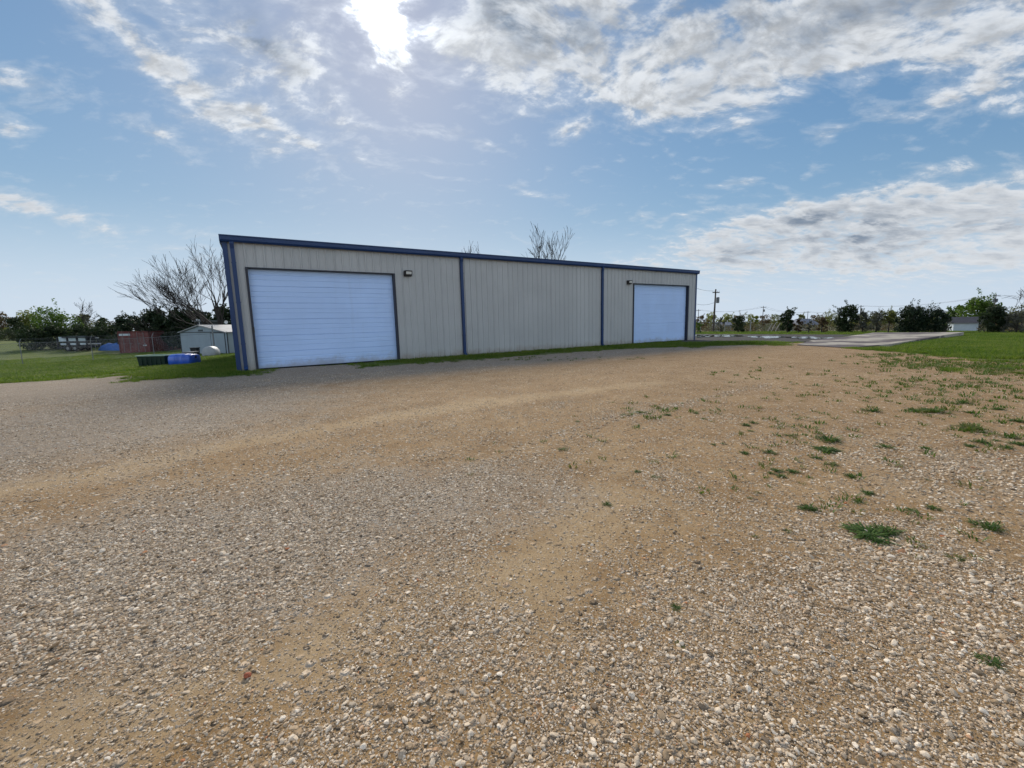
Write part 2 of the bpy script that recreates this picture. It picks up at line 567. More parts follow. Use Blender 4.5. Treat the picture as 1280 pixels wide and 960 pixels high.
# ------------------------------------------------------------------ ground
# boundary of the gravel lot, walked clockwise from the left
EDGE_PX = [(-260, 500), (-120, 490), (0, 480), (60, 476), (120, 473), (150, 467), (170, 476), (240, 473), (300, 471), (335, 467),
           (345, 459.5), (440, 456), (450, 460), (500, 455.8), (580, 451), (660, 444.8), (754, 438), (800, 435.5), (848, 434), (870, 434.5), (900, 432.3), (960, 431.5), (990, 430.8),
           (1000, 427), (1095, 433), (1058, 435.5), (1075, 437), (1112, 440), (1150, 443.5), (1200, 448), (1240, 452), (1280, 453), (1420, 462), (1600, 476)]
EDGE = [gp(*p) for p in EDGE_PX]
EDGE = [(p.x, p.y) for p in EDGE] + [(40, 5), (40, -30), (-40, -30), (-40, 5)]


def sdist(px, py, poly):
    """signed distance to a polygon, negative inside"""
    px = np.asarray(px, float)
    py = np.asarray(py, float)
    best = np.full(px.shape, 1e9)
    ins = np.zeros(px.shape, bool)
    n = len(poly)
    for i in range(n):
        x0, y0 = poly[i]
        x1, y1 = poly[(i + 1) % n]
        dx, dy = x1 - x0, y1 - y0
        t = np.clip(((px - x0) * dx + (py - y0) * dy) / (dx * dx + dy * dy + 1e-12), 0, 1)
        best = np.minimum(best, np.hypot(px - x0 - t * dx, py - y0 - t * dy))
        c = ((y0 > py) != (y1 > py)) & (px < (x1 - x0) * (py - y0) / (y1 - y0 + 1e-12) + x0)
        ins ^= c
    return np.where(ins, -best, best)


def polydist(x, y, pts):
    best = np.full(np.shape(x), 1e9)
    for (x0, y0), (x1, y1) in zip(pts[:-1], pts[1:]):
        dx, dy = x1 - x0, y1 - y0
        t = np.clip(((x - x0) * dx + (y - y0) * dy) / (dx * dx + dy * dy + 1e-12), 0, 1)
        best = np.minimum(best, np.hypot(x - x0 - t * dx, y - y0 - t * dy))
    return best


def splats(x, y, items):
    z = np.zeros(np.shape(x))
    for px, py, r, a in items:
        p = gp(px, py)
        z = z + a * np.exp(-((x - p.x) ** 2 + (y - p.y) ** 2) / (r * r))
    return z


STRIP = [(gp(*p).x, gp(*p).y) for p in [(-200, 660), (0, 612), (130, 590), (230, 567), (380, 540), (480, 522), (580, 506), (720, 490), (820, 478)]]
TRACK1 = [(gp(*p).x, gp(*p).y) for p in [(560, 640), (600, 590), (680, 555), (760, 525), (860, 503), (960, 480)]]
WASH = [(gp(*p).x, gp(*p).y) for p in [(60, 960), (330, 830), (520, 760), (680, 690), (760, 620), (760, 560)]]


def grassdist(x, y):
    g = sdist(x, y, EDGE)
    for px, py, rx, ry, a in PATCH:
        p, q, r_ = gp(px, py), gp(px + rx, py), gp(px, py - ry)
        ax, ay = (q.x - p.x, q.y - p.y), (r_.x - p.x, r_.y - p.y)
        det = ax[0] * ay[1] - ax[1] * ay[0]
        u = ((x - p.x) * ay[1] - (y - p.y) * ay[0]) / det
        v = (-(x - p.x) * ax[1] + (y - p.y) * ax[0]) / det
        e = np.exp(-(u * u + v * v))
        g = np.where(a > 0, np.maximum(g, -2.0 * (1 - e) + (a - .72) * e), g + a * e)
    return g


PATCH = [(1190, 463, 34, 5, .8), (1260, 460, 40, 5, .8), (1140, 449, 40, 3, .6), (1225, 468, 30, 3, .5), (1285, 468, 30, 4, .6), (1165, 455, 18, 3, .5),
         (10, 468, 16, 2, -1.5), (125, 457, 14, 1.2, -2.0), (60, 462, 40, 1.5, -1.0), (1235, 455, 25, 2, -.6), (250, 446, 14, 2, -1.5)]


def fields(x, y):
    """grass cover, bare sand, grey crushed stone, coarse stone - what the lot is made of, place by place"""
    g = grassdist(x, y)
    sand = np.exp(-(polydist(x, y, STRIP) / 0.42) ** 2) * 0.95
    sand = sand + 0.55 * np.exp(-(polydist(x, y, WASH) / 0.30) ** 2)
    sand = sand + splats(x, y, [(620, 520, 1.0, .45), (700, 560, .6, .5), (900, 470, 2.0, .4), (1130, 470, 2.5, .3), (60, 900, .35, .6), (200, 860, .3, .5), (690, 730, .45, .7), (760, 640, .5, .5), (640, 800, .2, .3), (1190, 545, 1.0, .45), (1080, 590, .6, .3), (860, 640, .5, .35), (420, 800, .25, .4)])
    s = (x - BX) * UX + (y - BY) * UY
    n = (x - BX) * NX + (y - BY) * NY
    grey = 1 - sstep(4.0, 8.5, n)
    grey = np.maximum(grey, splats(x, y, [(60, 540, 3.0, .9), (150, 720, 1.0, .45), (60, 680, 1.0, .45), (330, 660, 1.2, .35), (250, 780, .5, .3), (480, 660, .8, .3), (1240, 600, 1.3, .35), (1000, 720, .6, .25), (700, 620, .7, .3), (250, 500, 4.0, .7), (500, 600, 1.3, .35), (600, 620, .8, .3)]))
    coarse = splats(x, y, [(250, 700, .8, .9), (100, 700, .7, .8), (60, 780, .4, .8), (380, 640, .8, .6), (250, 790, .35, .7), (540, 900, .5, 1.0), (720, 900, .5, 1.0), (900, 900, .5, 1.0), (1080, 900, .5, .95), (1240, 880, .5, .9), (640, 830, .3, .8), (1100, 720, .6, .6), (1230, 740, .6, .8), (950, 780, .4, .7), (600, 930, .3, .7), (1230, 590, 1.1, .7), (1040, 690, .5, .6), (120, 930, .3, .4), (400, 950, .3, .5), (820, 760, .3, .6), (540, 700, .5, .45), (480, 780, .3, .4)])
    for off in (-.42, .42):
        tr = [(a + off * .75, b + off * .35) for a, b in TRACK1]
        coarse = coarse + .55 * np.exp(-(polydist(x, y, tr) / .11) ** 2)
        sand = sand - .3 * np.exp(-(polydist(x, y, tr) / .14) ** 2)
    return g, np.clip(sand, 0, 1), np.clip(grey, 0, 1), np.clip(coarse, 0, 1)


def ground_material():
    m, nt, p = material('lot_and_meadow')
    P = nt.new('ShaderNodeTexCoord').outputs['Object']
    sep = nt.new('ShaderNodeSeparateXYZ')
    nt.put(sep.inputs[0], P)
    flat = nt.new('ShaderNodeCombineXYZ')
    nt.put(flat.inputs[0], sep.outputs[0])
    nt.put(flat.inputs[1], sep.outputs[1])
    P = flat.outputs[0]
    a_g = nt.attr('grass').outputs['Fac']
    a_s = nt.attr('sand').outputs['Fac']
    a_y = nt.attr('grey').outputs['Fac']
    a_c = nt.attr('coarse').outputs['Fac']
    n_big = nt.noise(P, 0.35, 4, 0.55)
    n_mid = nt.noise(P, 1.6, 6, 0.65)
    n_fine = nt.noise(P, 9.0, 6, 0.7)
    n_grain = nt.noise(P, 160.0, 4, 0.75)
    # --- soil and fines between the stones
    soil = nt.ramp(nt.math('ADD', nt.math('MULTIPLY', n_mid, 0.6), nt.math('MULTIPLY', n_fine, 0.4)),
                   [(0.30, (0.148, 0.090, 0.040)), (0.50, (0.248, 0.160, 0.076)), (0.70, (0.35, 0.245, 0.130))])
    sandc = nt.ramp(n_fine, [(0.3, (0.27, 0.19, 0.105)), (0.7, (0.38, 0.29, 0.18))])
    sf = nt.math('MULTIPLY', nt.ss(nt.math('ADD', a_s, nt.math('MULTIPLY', nt.math('SUBTRACT', n_mid, 0.5), 1.3)), 0.15, 0.95), 0.85)
    soil = nt.mix(sf, soil, sandc)
    soil = nt.mix(nt.math('MULTIPLY', nt.ss(n_grain, 0.35, 0.7), 0.5), soil, nt.mix(1.0, soil, (0.55, 0.52, 0.48), 'MULTIPLY'))
    greyf = nt.ss(nt.math('ADD', a_y, nt.math('MULTIPLY', nt.math('SUBTRACT', n_mid, 0.5), 1.2)), 0.1, 1.0)
    soil = nt.mix(nt.math('MULTIPLY', greyf, 0.6), soil, nt.ramp(n_fine, [(0.3, (0.18, 0.155, 0.125)), (0.7, (0.28, 0.245, 0.205))]))
    # --- stones: three sizes of cells, each stone its own shade
    dens = nt.math('ADD', nt.math('ADD', 0.50, nt.math('MULTIPLY', a_c, 0.35)), nt.math('MULTIPLY', greyf, 0.25))
    dens = nt.math('SUBTRACT', dens, nt.math('MULTIPLY', sf, 0.30))
    dens = nt.math('ADD', dens, nt.math('MULTIPLY', nt.math('SUBTRACT', n_fine, 0.5), 0.7))
    dens = nt.math('ADD', dens, nt.math('MULTIPLY', nt.math('SUBTRACT', n_mid, 0.5), 0.6))
    stones = [(0.0, (0.10, 0.08, 0.06)), (0.2, (0.24, 0.18, 0.12)), (0.4, (0.36, 0.275, 0.185)), (0.6, (0.27, 0.22, 0.165)),
              (0.78, (0.42, 0.345, 0.265)), (0.92, (0.54, 0.465, 0.375)), (1.0, (0.34, 0.19, 0.09))]
    stones_g = [(0.0, (0.11, 0.10, 0.09)), (0.25, (0.22, 0.20, 0.18)), (0.5, (0.32, 0.29, 0.255)), (0.75, (0.40, 0.365, 0.32)),
                (0.92, (0.52, 0.48, 0.43)), (1.0, (0.28, 0.21, 0.14))]
    colr = soil
    height = nt.math('MULTIPLY', n_grain, 0.25)
    wv = nt.vmath('ADD', P, nt.vmath('SCALE', nt.vmath('SUBTRACT', nt.noise(P, 60, 2, 0.5, col=True), (0.5, 0.5, 0.5)), scale=0.012))
    for sc, w, hh in ((150, 1.0, .5), (72, .92, 1.0), (34, .72, 1.6), (17, .46, 2.2)):
        vo = nt.voro(wv, sc)
        s2 = nt.new('ShaderNodeSeparateColor')
        nt.put(s2.inputs[0], vo.outputs['Color'])
        body = nt.ss(vo.outputs['Distance'], 0.50, 0.34)
        on_ = nt.ss(nt.math('SUBTRACT', nt.math('MULTIPLY', dens, w), s2.outputs[0]), -0.03, 0.03)
        mk = nt.math('MULTIPLY', body, on_)
        sc_ = nt.mix(greyf, nt.ramp(s2.outputs[1], stones), nt.ramp(s2.outputs[1], stones_g))
        colr = nt.mix(nt.math('MULTIPLY', mk, 0.92), colr, sc_)
        height = nt.math('MAXIMUM', height, nt.math('MULTIPLY', nt.math('MULTIPLY', mk, nt.ss(vo.outputs['Distance'], 0.5, 0.05)), hh))
    # broad tone: damp and dusty patches
    colr = nt.mix(nt.math('MULTIPLY', nt.ss(n_big, 0.40, 0.68), 0.35), colr, nt.mix(1.0, colr, (0.72, 0.70, 0.68), 'MULTIPLY'))
    patch = nt.noise(P, 4.2, 5, 0.7)
    colr = nt.mix(nt.math('MULTIPLY', nt.ss(patch, 0.5, 0.72), 0.30), colr, nt.mix(1.0, colr, (0.62, 0.60, 0.58), 'MULTIPLY'))
    # --- meadow
    gn = nt.noise(P, 0.9, 5, 0.65)
    gf = nt.noise(P, 14.0, 4, 0.75)
    gcol = nt.ramp(nt.math('ADD', nt.math('MULTIPLY', gn, 0.55), nt.math('MULTIPLY', gf, 0.45)),
                   [(0.30, (0.042, 0.060, 0.012)), (0.48, (0.072, 0.105, 0.017)), (0.66, (0.125, 0.15, 0.032))])
    dry = nt.ss(nt.math('ADD', nt.noise(P, 0.12, 4, 0.6), nt.math('MULTIPLY', gn, 0.25)), 0.60, 0.78)
    far = nt.ss(nt.vmath('LENGTH', P), 46, 62)
    dry = nt.math('MAXIMUM', nt.math('MULTIPLY', dry, 0.45), nt.math('MULTIPLY', far, nt.ss(sep.outputs[0], -30, 0, 0.1, 0.85)))
    gcol = nt.mix(dry, gcol, nt.ramp(gf, [(0.3, (0.16, 0.14, 0.07)), (0.7, (0.27, 0.235, 0.125))]))
    bare = nt.ss(nt.noise(P, 0.55, 5, 0.7), 0.53, 0.66)
    gcol = nt.mix(nt.math('MULTIPLY', bare, nt.math('MULTIPLY', nt.ss(a_g, 7.0, 0.3), 0.85)), gcol, soil)
    # ragged border between the two
    edge = nt.math('ADD', a_g, nt.math('MULTIPLY', nt.math('SUBTRACT', n_mid, 0.5), 2.2))
    edge = nt.math('ADD', edge, nt.math('MULTIPLY', nt.math('SUBTRACT', n_fine, 0.5), 1.6))
    gm = nt.ss(edge, -0.10, 0.35)
    colr = nt.mix(1.0, colr, (1.27, 1.21, 1.13), 'MULTIPLY')
    nt.put(p.inputs['Base Color'], nt.mix(gm, colr, gcol))
    p.inputs['Roughness'].default_value = 0.95
    p.inputs['Specular IOR Level'].default_value = 0.15
    h = nt.mix(gm, height, nt.math('MULTIPLY', gf, 3.0))
    nt.put(p.inputs['Normal'], nt.bump(h, 1.0, 0.014))
    return m


def spaced(a, b, step, far, grow=1.16):
    c = list(np.arange(a, b + step * .5, step))
    d = step
    hi = [c[-1]]
    while hi[-1] < far:
        d = min(d * grow, 140)
        hi.append(hi[-1] + d)
    d = step
    lo = [c[0]]
    while lo[-1] > -far:
        d = min(d * grow, 140)
        lo.append(lo[-1] - d)
    return np.array(lo[:0:-1] + c + hi[1:])


def make_ground():
    xs = spaced(-32, 40, 0.28, 2500)
    ys = spaced(0.4, 46, 0.28, 2500)
    X, Y = np.meshgrid(xs, ys)
    x, y = X.ravel(), Y.ravel()
    z = terrain(x, y)
    g, s, c, k = fields(x, y)
    nx, ny = len(xs), len(ys)
    idx = np.arange(nx * ny).reshape(ny, nx)
    quads = np.stack([idx[:-1, :-1], idx[:-1, 1:], idx[1:, 1:], idx[1:, :-1]], -1).reshape(-1, 4)
    qg = g[quads].mean(1)
    mat = ground_material()
    for name, sel in (('ground', qg > 0), ('gravel_lot', qg <= 0)):
        q = quads[sel]
        used, invq = np.unique(q.ravel(), return_inverse=True)
        me = bpy.data.meshes.new(name)
        me.from_pydata(np.stack([x, y, z], -1)[used].tolist(), [], invq.reshape(-1, 4).tolist())
        for an, av in (('grass', g), ('sand', s), ('grey', c), ('coarse', k)):
            at = me.attributes.new(an, 'FLOAT', 'POINT')
            at.data.foreach_set('value', np.clip(av[used], -20, 60).astype(np.float32))
        me.polygons.foreach_set('use_smooth', [True] * len(me.polygons))
        me.materials.append(mat)
        o = bpy.data.objects.new(name, me)
        COL.objects.link(o)
        o['kind'] = 'structure'


make_ground()


# ------------------------------------------------------------------ scattered instances (stuff)
def scatter(name, protos, pts, scl, rot, vid, tint, label, cat):
    me = bpy.data.meshes.new(name)
    me.from_pydata(pts.tolist(), [], [])
    a = me.attributes.new('scl', 'FLOAT_VECTOR', 'POINT'); a.data.foreach_set('vector', scl.astype(np.float32).ravel())
    a = me.attributes.new('rot', 'FLOAT_VECTOR', 'POINT'); a.data.foreach_set('vector', rot.astype(np.float32).ravel())
    a = me.attributes.new('vid', 'INT', 'POINT'); a.data.foreach_set('value', vid.astype(np.int32))
    a = me.attributes.new('tint', 'FLOAT', 'POINT'); a.data.foreach_set('value', tint.astype(np.float32))
    o = bpy.data.objects.new(name, me)
    COL.objects.link(o)
    props(o, label, cat, kind='stuff')
    coll = bpy.data.collections.new(name + '_kinds')
    for p in protos:
        coll.objects.link(p)
    ng = bpy.data.node_groups.new(name, 'GeometryNodeTree')
    ng.interface.new_socket('Geometry', in_out='INPUT', socket_type='NodeSocketGeometry')
    ng.interface.new_socket('Geometry', in_out='OUTPUT', socket_type='NodeSocketGeometry')
    N = ng.nodes
    gi, go = N.new('NodeGroupInput'), N.new('NodeGroupOutput')
    iop = N.new('GeometryNodeInstanceOnPoints')
    m2p = N.new('GeometryNodeMeshToPoints')
    ci = N.new('GeometryNodeCollectionInfo')
    ci.inputs['Collection'].default_value = coll
    ci.inputs['Separate Children'].default_value = True
    ci.inputs['Reset Children'].default_value = True
    def na(nm, t):
        n = N.new('GeometryNodeInputNamedAttribute')
        n.data_type = t
        n.inputs['Name'].default_value = nm
        return n.outputs[0]
    e2r = N.new('FunctionNodeEulerToRotation')
    L = ng.links
    L.new(gi.outputs[0], m2p.inputs[0])
    L.new(m2p.outputs[0], iop.inputs['Points'])
    L.new(ci.outputs[0], iop.inputs['Instance'])
    iop.inputs['Pick Instance'].default_value = True
    L.new(na('vid', 'INT'), iop.inputs['Instance Index'])
    L.new(na('rot', 'FLOAT_VECTOR'), e2r.inputs[0])
    L.new(e2r.outputs[0], iop.inputs['Rotation'])
    L.new(na('scl', 'FLOAT_VECTOR'), iop.inputs['Scale'])
    L.new(iop.outputs[0], go.inputs[0])
    md = o.modifiers.new('scatter', 'NODES')
    md.node_group = ng
    return o


def loose(name, me):
    return bpy.data.objects.new(name, me)


def stone_material():
    m, nt, p = material('crushed_stone')
    t = nt.attr('tint', 'INSTANCER').outputs['Fac']
    tc = nt.new('ShaderNodeTexCoord').outputs['Object']
    c = nt.ramp(t, [(0.0, (0.10, 0.08, 0.06)), (0.12, (0.20, 0.145, 0.09)), (0.3, (0.33, 0.245, 0.16)), (0.48, (0.31, 0.255, 0.195)), (0.68, (0.42, 0.345, 0.26)),
                    (0.85, (0.50, 0.43, 0.345)), (0.95, (0.58, 0.52, 0.44)), (0.988, (0.50, 0.40, 0.29)), (0.995, (0.34, 0.17, 0.08)), (1.0, (0.30, 0.11, 0.05))])
    n = nt.noise(tc, 2.2, 4, 0.65)
    c = nt.mix(nt.math('MULTIPLY', nt.ss(n, 0.45, 0.7), 0.45), c, nt.mix(1.0, c, (0.62, 0.50, 0.36), 'MULTIPLY'))
    c = nt.mix(1.0, c, (1.36, 1.31, 1.23), 'MULTIPLY')
    nt.put(p.inputs['Base Color'], c)
    p.inputs['Roughness'].default_value = 0.85
    p.inputs['Specular IOR Level'].default_value = 0.25
    return m


def stone_kinds(mat, k=9):
    out = []
    for i in range(k):
        bm = bmesh.new()
        bmesh.ops.create_icosphere(bm, subdivisions=2, radius=1)
        off = Vector((i * 7.3, i * 3.1, 0))
        # cut by a few random planes for the broken faces, then roughen
        cuts = []
        for _ in range(9):
            nrm = Vector((random.gauss(0, 1), random.gauss(0, 1), random.gauss(0, 1))).normalized()
            cuts.append((nrm, random.uniform(0.55, 0.9)))
        sx, sy, sz = random.uniform(.85, 1.3), random.uniform(.7, 1.0), random.uniform(.38, .62)
        for v in bm.verts:
            pnt = v.co.copy()
            for nrm, dd in cuts:
                e = pnt.dot(nrm) - dd
                if e > 0:
                    pnt -= nrm * e
            pnt *= 1 + 0.12 * mnoise.noise(pnt * 2.3 + off)
            v.co = Vector((pnt.x * sx, pnt.y * sy, pnt.z * sz))
        me = bpy.data.meshes.new('stone_%d' % i)
        bm.to_mesh(me)
        bm.free()
        me.materials.append(mat)
        out.append(loose('stone_kind_%d' % i, me))
    return out


def make_stones():
    mat = stone_material()
    kinds = stone_kinds(mat)
    P, S = [], []
    # rings of falling density and rising smallest size
    for (ra, rb, n, smin, alpha) in ((0.9, 2.6, 75000, .0036, 2.4), (2.6, 4.5, 100000, .0048, 2.5), (4.5, 8.0, 80000, .0085, 2.7), (8.0, 15.0, 70000, .013, 3.0)):
        r = np.sqrt(RNG.uniform(ra * ra, rb * rb, n))
        a = RNG.uniform(-R(56), R(56), n)
        x, y = r * np.sin(a), r * np.cos(a)
        g, s, c, k = fields(x, y)
        # clumping
        cl = np.array([mnoise.fractal(Vector((px * 1.7, py * 1.7, 2.0)), 0.8, 2.0, 4) for px, py in zip(x, y)])
        dens = np.clip(0.15 + 0.55 * k + 0.25 * c - 0.20 * s + 0.55 * cl, 0.09, 1)
        keep = (RNG.uniform(0, 1, n) < dens) & (g < -0.1 + 0.3 * cl)
        x, y, k2, s2 = x[keep], y[keep], k[keep], s[keep]
        u = RNG.uniform(0, 1, len(x))
        size = smin * (1 - u * 0.995) ** (-1 / (alpha + .7))
        cap = 0.0046 + 0.0092 * k2 + 0.0046 * RNG.uniform(0, 1, len(x)) + 0.004 * (rb > 4)
        size = np.minimum(size, cap)
        P.append(np.stack([x, y, terrain(x, y)], -1))
        S.append(size)
    P = np.concatenate(P)
    S = np.concatenate(S)
    n = len(P)
    scl = np.stack([S * RNG.uniform(.8, 1.25, n), S * RNG.uniform(.8, 1.25, n), S * RNG.uniform(.8, 1.2, n)], -1)
    P[:, 2] += S * RNG.uniform(-0.15, 0.28, n)
    rot = np.stack([RNG.normal(0, .35, n), RNG.normal(0, .35, n), RNG.uniform(0, 6.28, n)], -1)
    scatter('gravel_stones', kinds, P, scl, rot, RNG.integers(0, len(kinds), n), RNG.beta(1.1, 1.05, n),
            'loose crushed limestone gravel spread over the lot', 'gravel')


make_stones()


def tuft_mesh(name, mat, blades=14, h=0.1, spread=0.09, w=0.006, lean=0.6, rnd=None):
    rnd = rnd or random
    mb = MB()
    for _ in range(blades):
        a = rnd.uniform(0, 6.28)
        r = spread * math.sqrt(rnd.random())
        bx, by = r * math.cos(a), r * math.sin(a)
        hh = h * rnd.uniform(.5, 1.15)
        da = a + rnd.uniform(-1, 1)
        ln = hh * lean * rnd.uniform(.3, 1.3)
        dx, dy = math.cos(da), math.sin(da)
        sx, sy = -dy * w, dx * w
        pts = [(0, 0, 0), (.35 * ln, .55 * hh), (ln, hh)]
        v = [(bx - sx, by - sy, 0), (bx + sx, by + sy, 0),
             (bx + dx * .35 * ln + sx * .8, by + dy * .35 * ln + sy * .8, .6 * hh), (bx + dx * .35 * ln - sx * .8, by + dy * .35 * ln - sy * .8, .6 * hh),
             (bx + dx * ln, by + dy * ln, hh)]
        mb.add(v, [(0, 1, 2, 3), (3, 2, 4)])
    me = bpy.data.meshes.new(name)
    me.from_pydata(mb.v, [], mb.f)
    me.materials.append(mat)
    return me


def make_grass():
    kinds = [loose('grass_kind_%d' % i, tuft_mesh('grass_kind', L_GRASS, 22, .11, .16, .007, .7)) for i in range(5)]
    X, Y = [], []
    for (ra, rb, n) in ((7, 16, 52000), (16, 28, 80000), (28, 48, 170000), (48, 62, 70000)):
        r = np.sqrt(RNG.uniform(ra * ra, rb * rb, n))
        a = RNG.uniform(-R(55), R(55), n)
        X.append(r * np.sin(a))
        Y.append(r * np.cos(a))
    x, y = np.concatenate(X), np.concatenate(Y)
    g = grassdist(x, y)
    s = (x - BX) * UX + (y - BY) * UY
    nn = (x - BX) * NX + (y - BY) * NY
    cl = np.array([mnoise.fractal(Vector((px * .8, py * .8, 5.0)), 0.8, 2.0, 4) for px, py in zip(x, y)])
    keep = (g + 0.9 * cl > 0.0) & ~((s > -0.05) & (s < BL + .05) & (nn < 0.06) & (nn > -BD - 3))
    keep &= ~((nn < -BD) & (s > 0) & (s < BL))
    for poly in NOGRASS:
        keep &= sdist(x, y, poly) > 0.0
    keep &= RNG.uniform(0, 1, len(x)) < np.clip(0.16 + 0.40 * (g + 2.2 * cl), 0.05, 1)
    strip = (s > -1) & (s < BL + 1) & (nn > 0) & (nn < 3.2)
    keep &= ~strip | (RNG.uniform(0, 1, len(x)) < 0.55)
    x, y, g, strip = x[keep], y[keep], g[keep], strip[keep]
    n = len(x)
    sc = RNG.uniform(.6, 1.35, n) * np.clip(0.65 + 0.25 * g, 0.5, 1.15) * np.where(strip, 0.8, 1.0)
    rot = np.stack([np.zeros(n), np.zeros(n), RNG.uniform(0, 6.28, n)], -1)
    scatter('lawn_grass', kinds, np.stack([x, y, terrain(x, y)], -1), np.stack([sc, sc, sc], -1), rot,
            RNG.integers(0, 5, n), RNG.uniform(0, 1, n), 'rough green grass growing round the edges of the gravel lot', 'grass')
    # thin sprouting over the right of the lot
    kinds2 = [loose('sprout_kind_%d' % i, tuft_mesh('sprout_kind', L_WEED if i < 3 else L_WEEDY, 14, .045, .07, .006, 1.3)) for i in range(5)]
    pts, sc = [], []
    for px, py, rx, ry, k in ((1040, 500, 150, 30, 40), (1180, 500, 110, 28, 70), (1240, 530, 60, 30, 40), (980, 540, 90, 40, 40), (1200, 480, 90, 10, 80), (830, 515, 70, 12, 40), (1090, 480, 100, 14, 50), (1000, 600, 140, 60, 25), (700, 560, 120, 40, 12), (1180, 640, 100, 70, 16), (930, 470, 70, 14, 25), (1160, 514, 22, 2, 30), (1215, 537, 18, 3, 20), (1140, 453, 60, 7, 90), (1190, 457, 90, 7, 170), (1250, 462, 60, 9, 150), (1110, 446, 50, 4, 60), (660, 449, 160, 2.5, 60)):
        for _ in range(k):
            p = gp(px + random.gauss(0, rx * .55), py + random.gauss(0, ry * .55))
            pts.append(p)
            sc.append(random.uniform(.35, 1.1))
    n = len(pts)
    pts = np.array([tuple(p) for p in pts])
    sc = np.array(sc) * (0.7 + 0.05 * np.hypot(pts[:, 0], pts[:, 1]))
    rot = np.stack([np.zeros(n), np.zeros(n), RNG.uniform(0, 6.28, n)], -1)
    scatter('sparse_sprouts', kinds2, pts, np.stack([sc, sc, sc], -1), rot, RNG.integers(0, 5, n), RNG.uniform(0, 1, n),
            'tiny green sprouts scattered thinly through the gravel', 'ground cover')


# ------------------------------------------------------------------ the warehouse
def rib_profile(s0, s1, pitch=0.3048):
    """outline of ribbed steel panel: a high rib each foot and two low ones between"""
    pts = []
    k0 = int(math.floor(s0 / pitch)) - 1
    k1 = int(math.ceil(s1 / pitch)) + 1
    for k in range(k0, k1):
        b = k * pitch
        for u, h in ((-.046, 0), (-.022, .032), (.022, .032), (.046, 0), (.085, 0), (.095, .005), (.115, .005), (.125, 0), (.18, 0), (.19, .005), (.21, .005), (.22, 0)):
            pts.append((b + u, h))
    ins = [(u, h) for u, h in pts if s0 < u < s1]
    us = [u for u, h in pts]
    hs = [h for u, h in pts]
    return [(s0, float(np.interp(s0, us, hs)))] + ins + [(s1, float(np.interp(s1, us, hs)))]


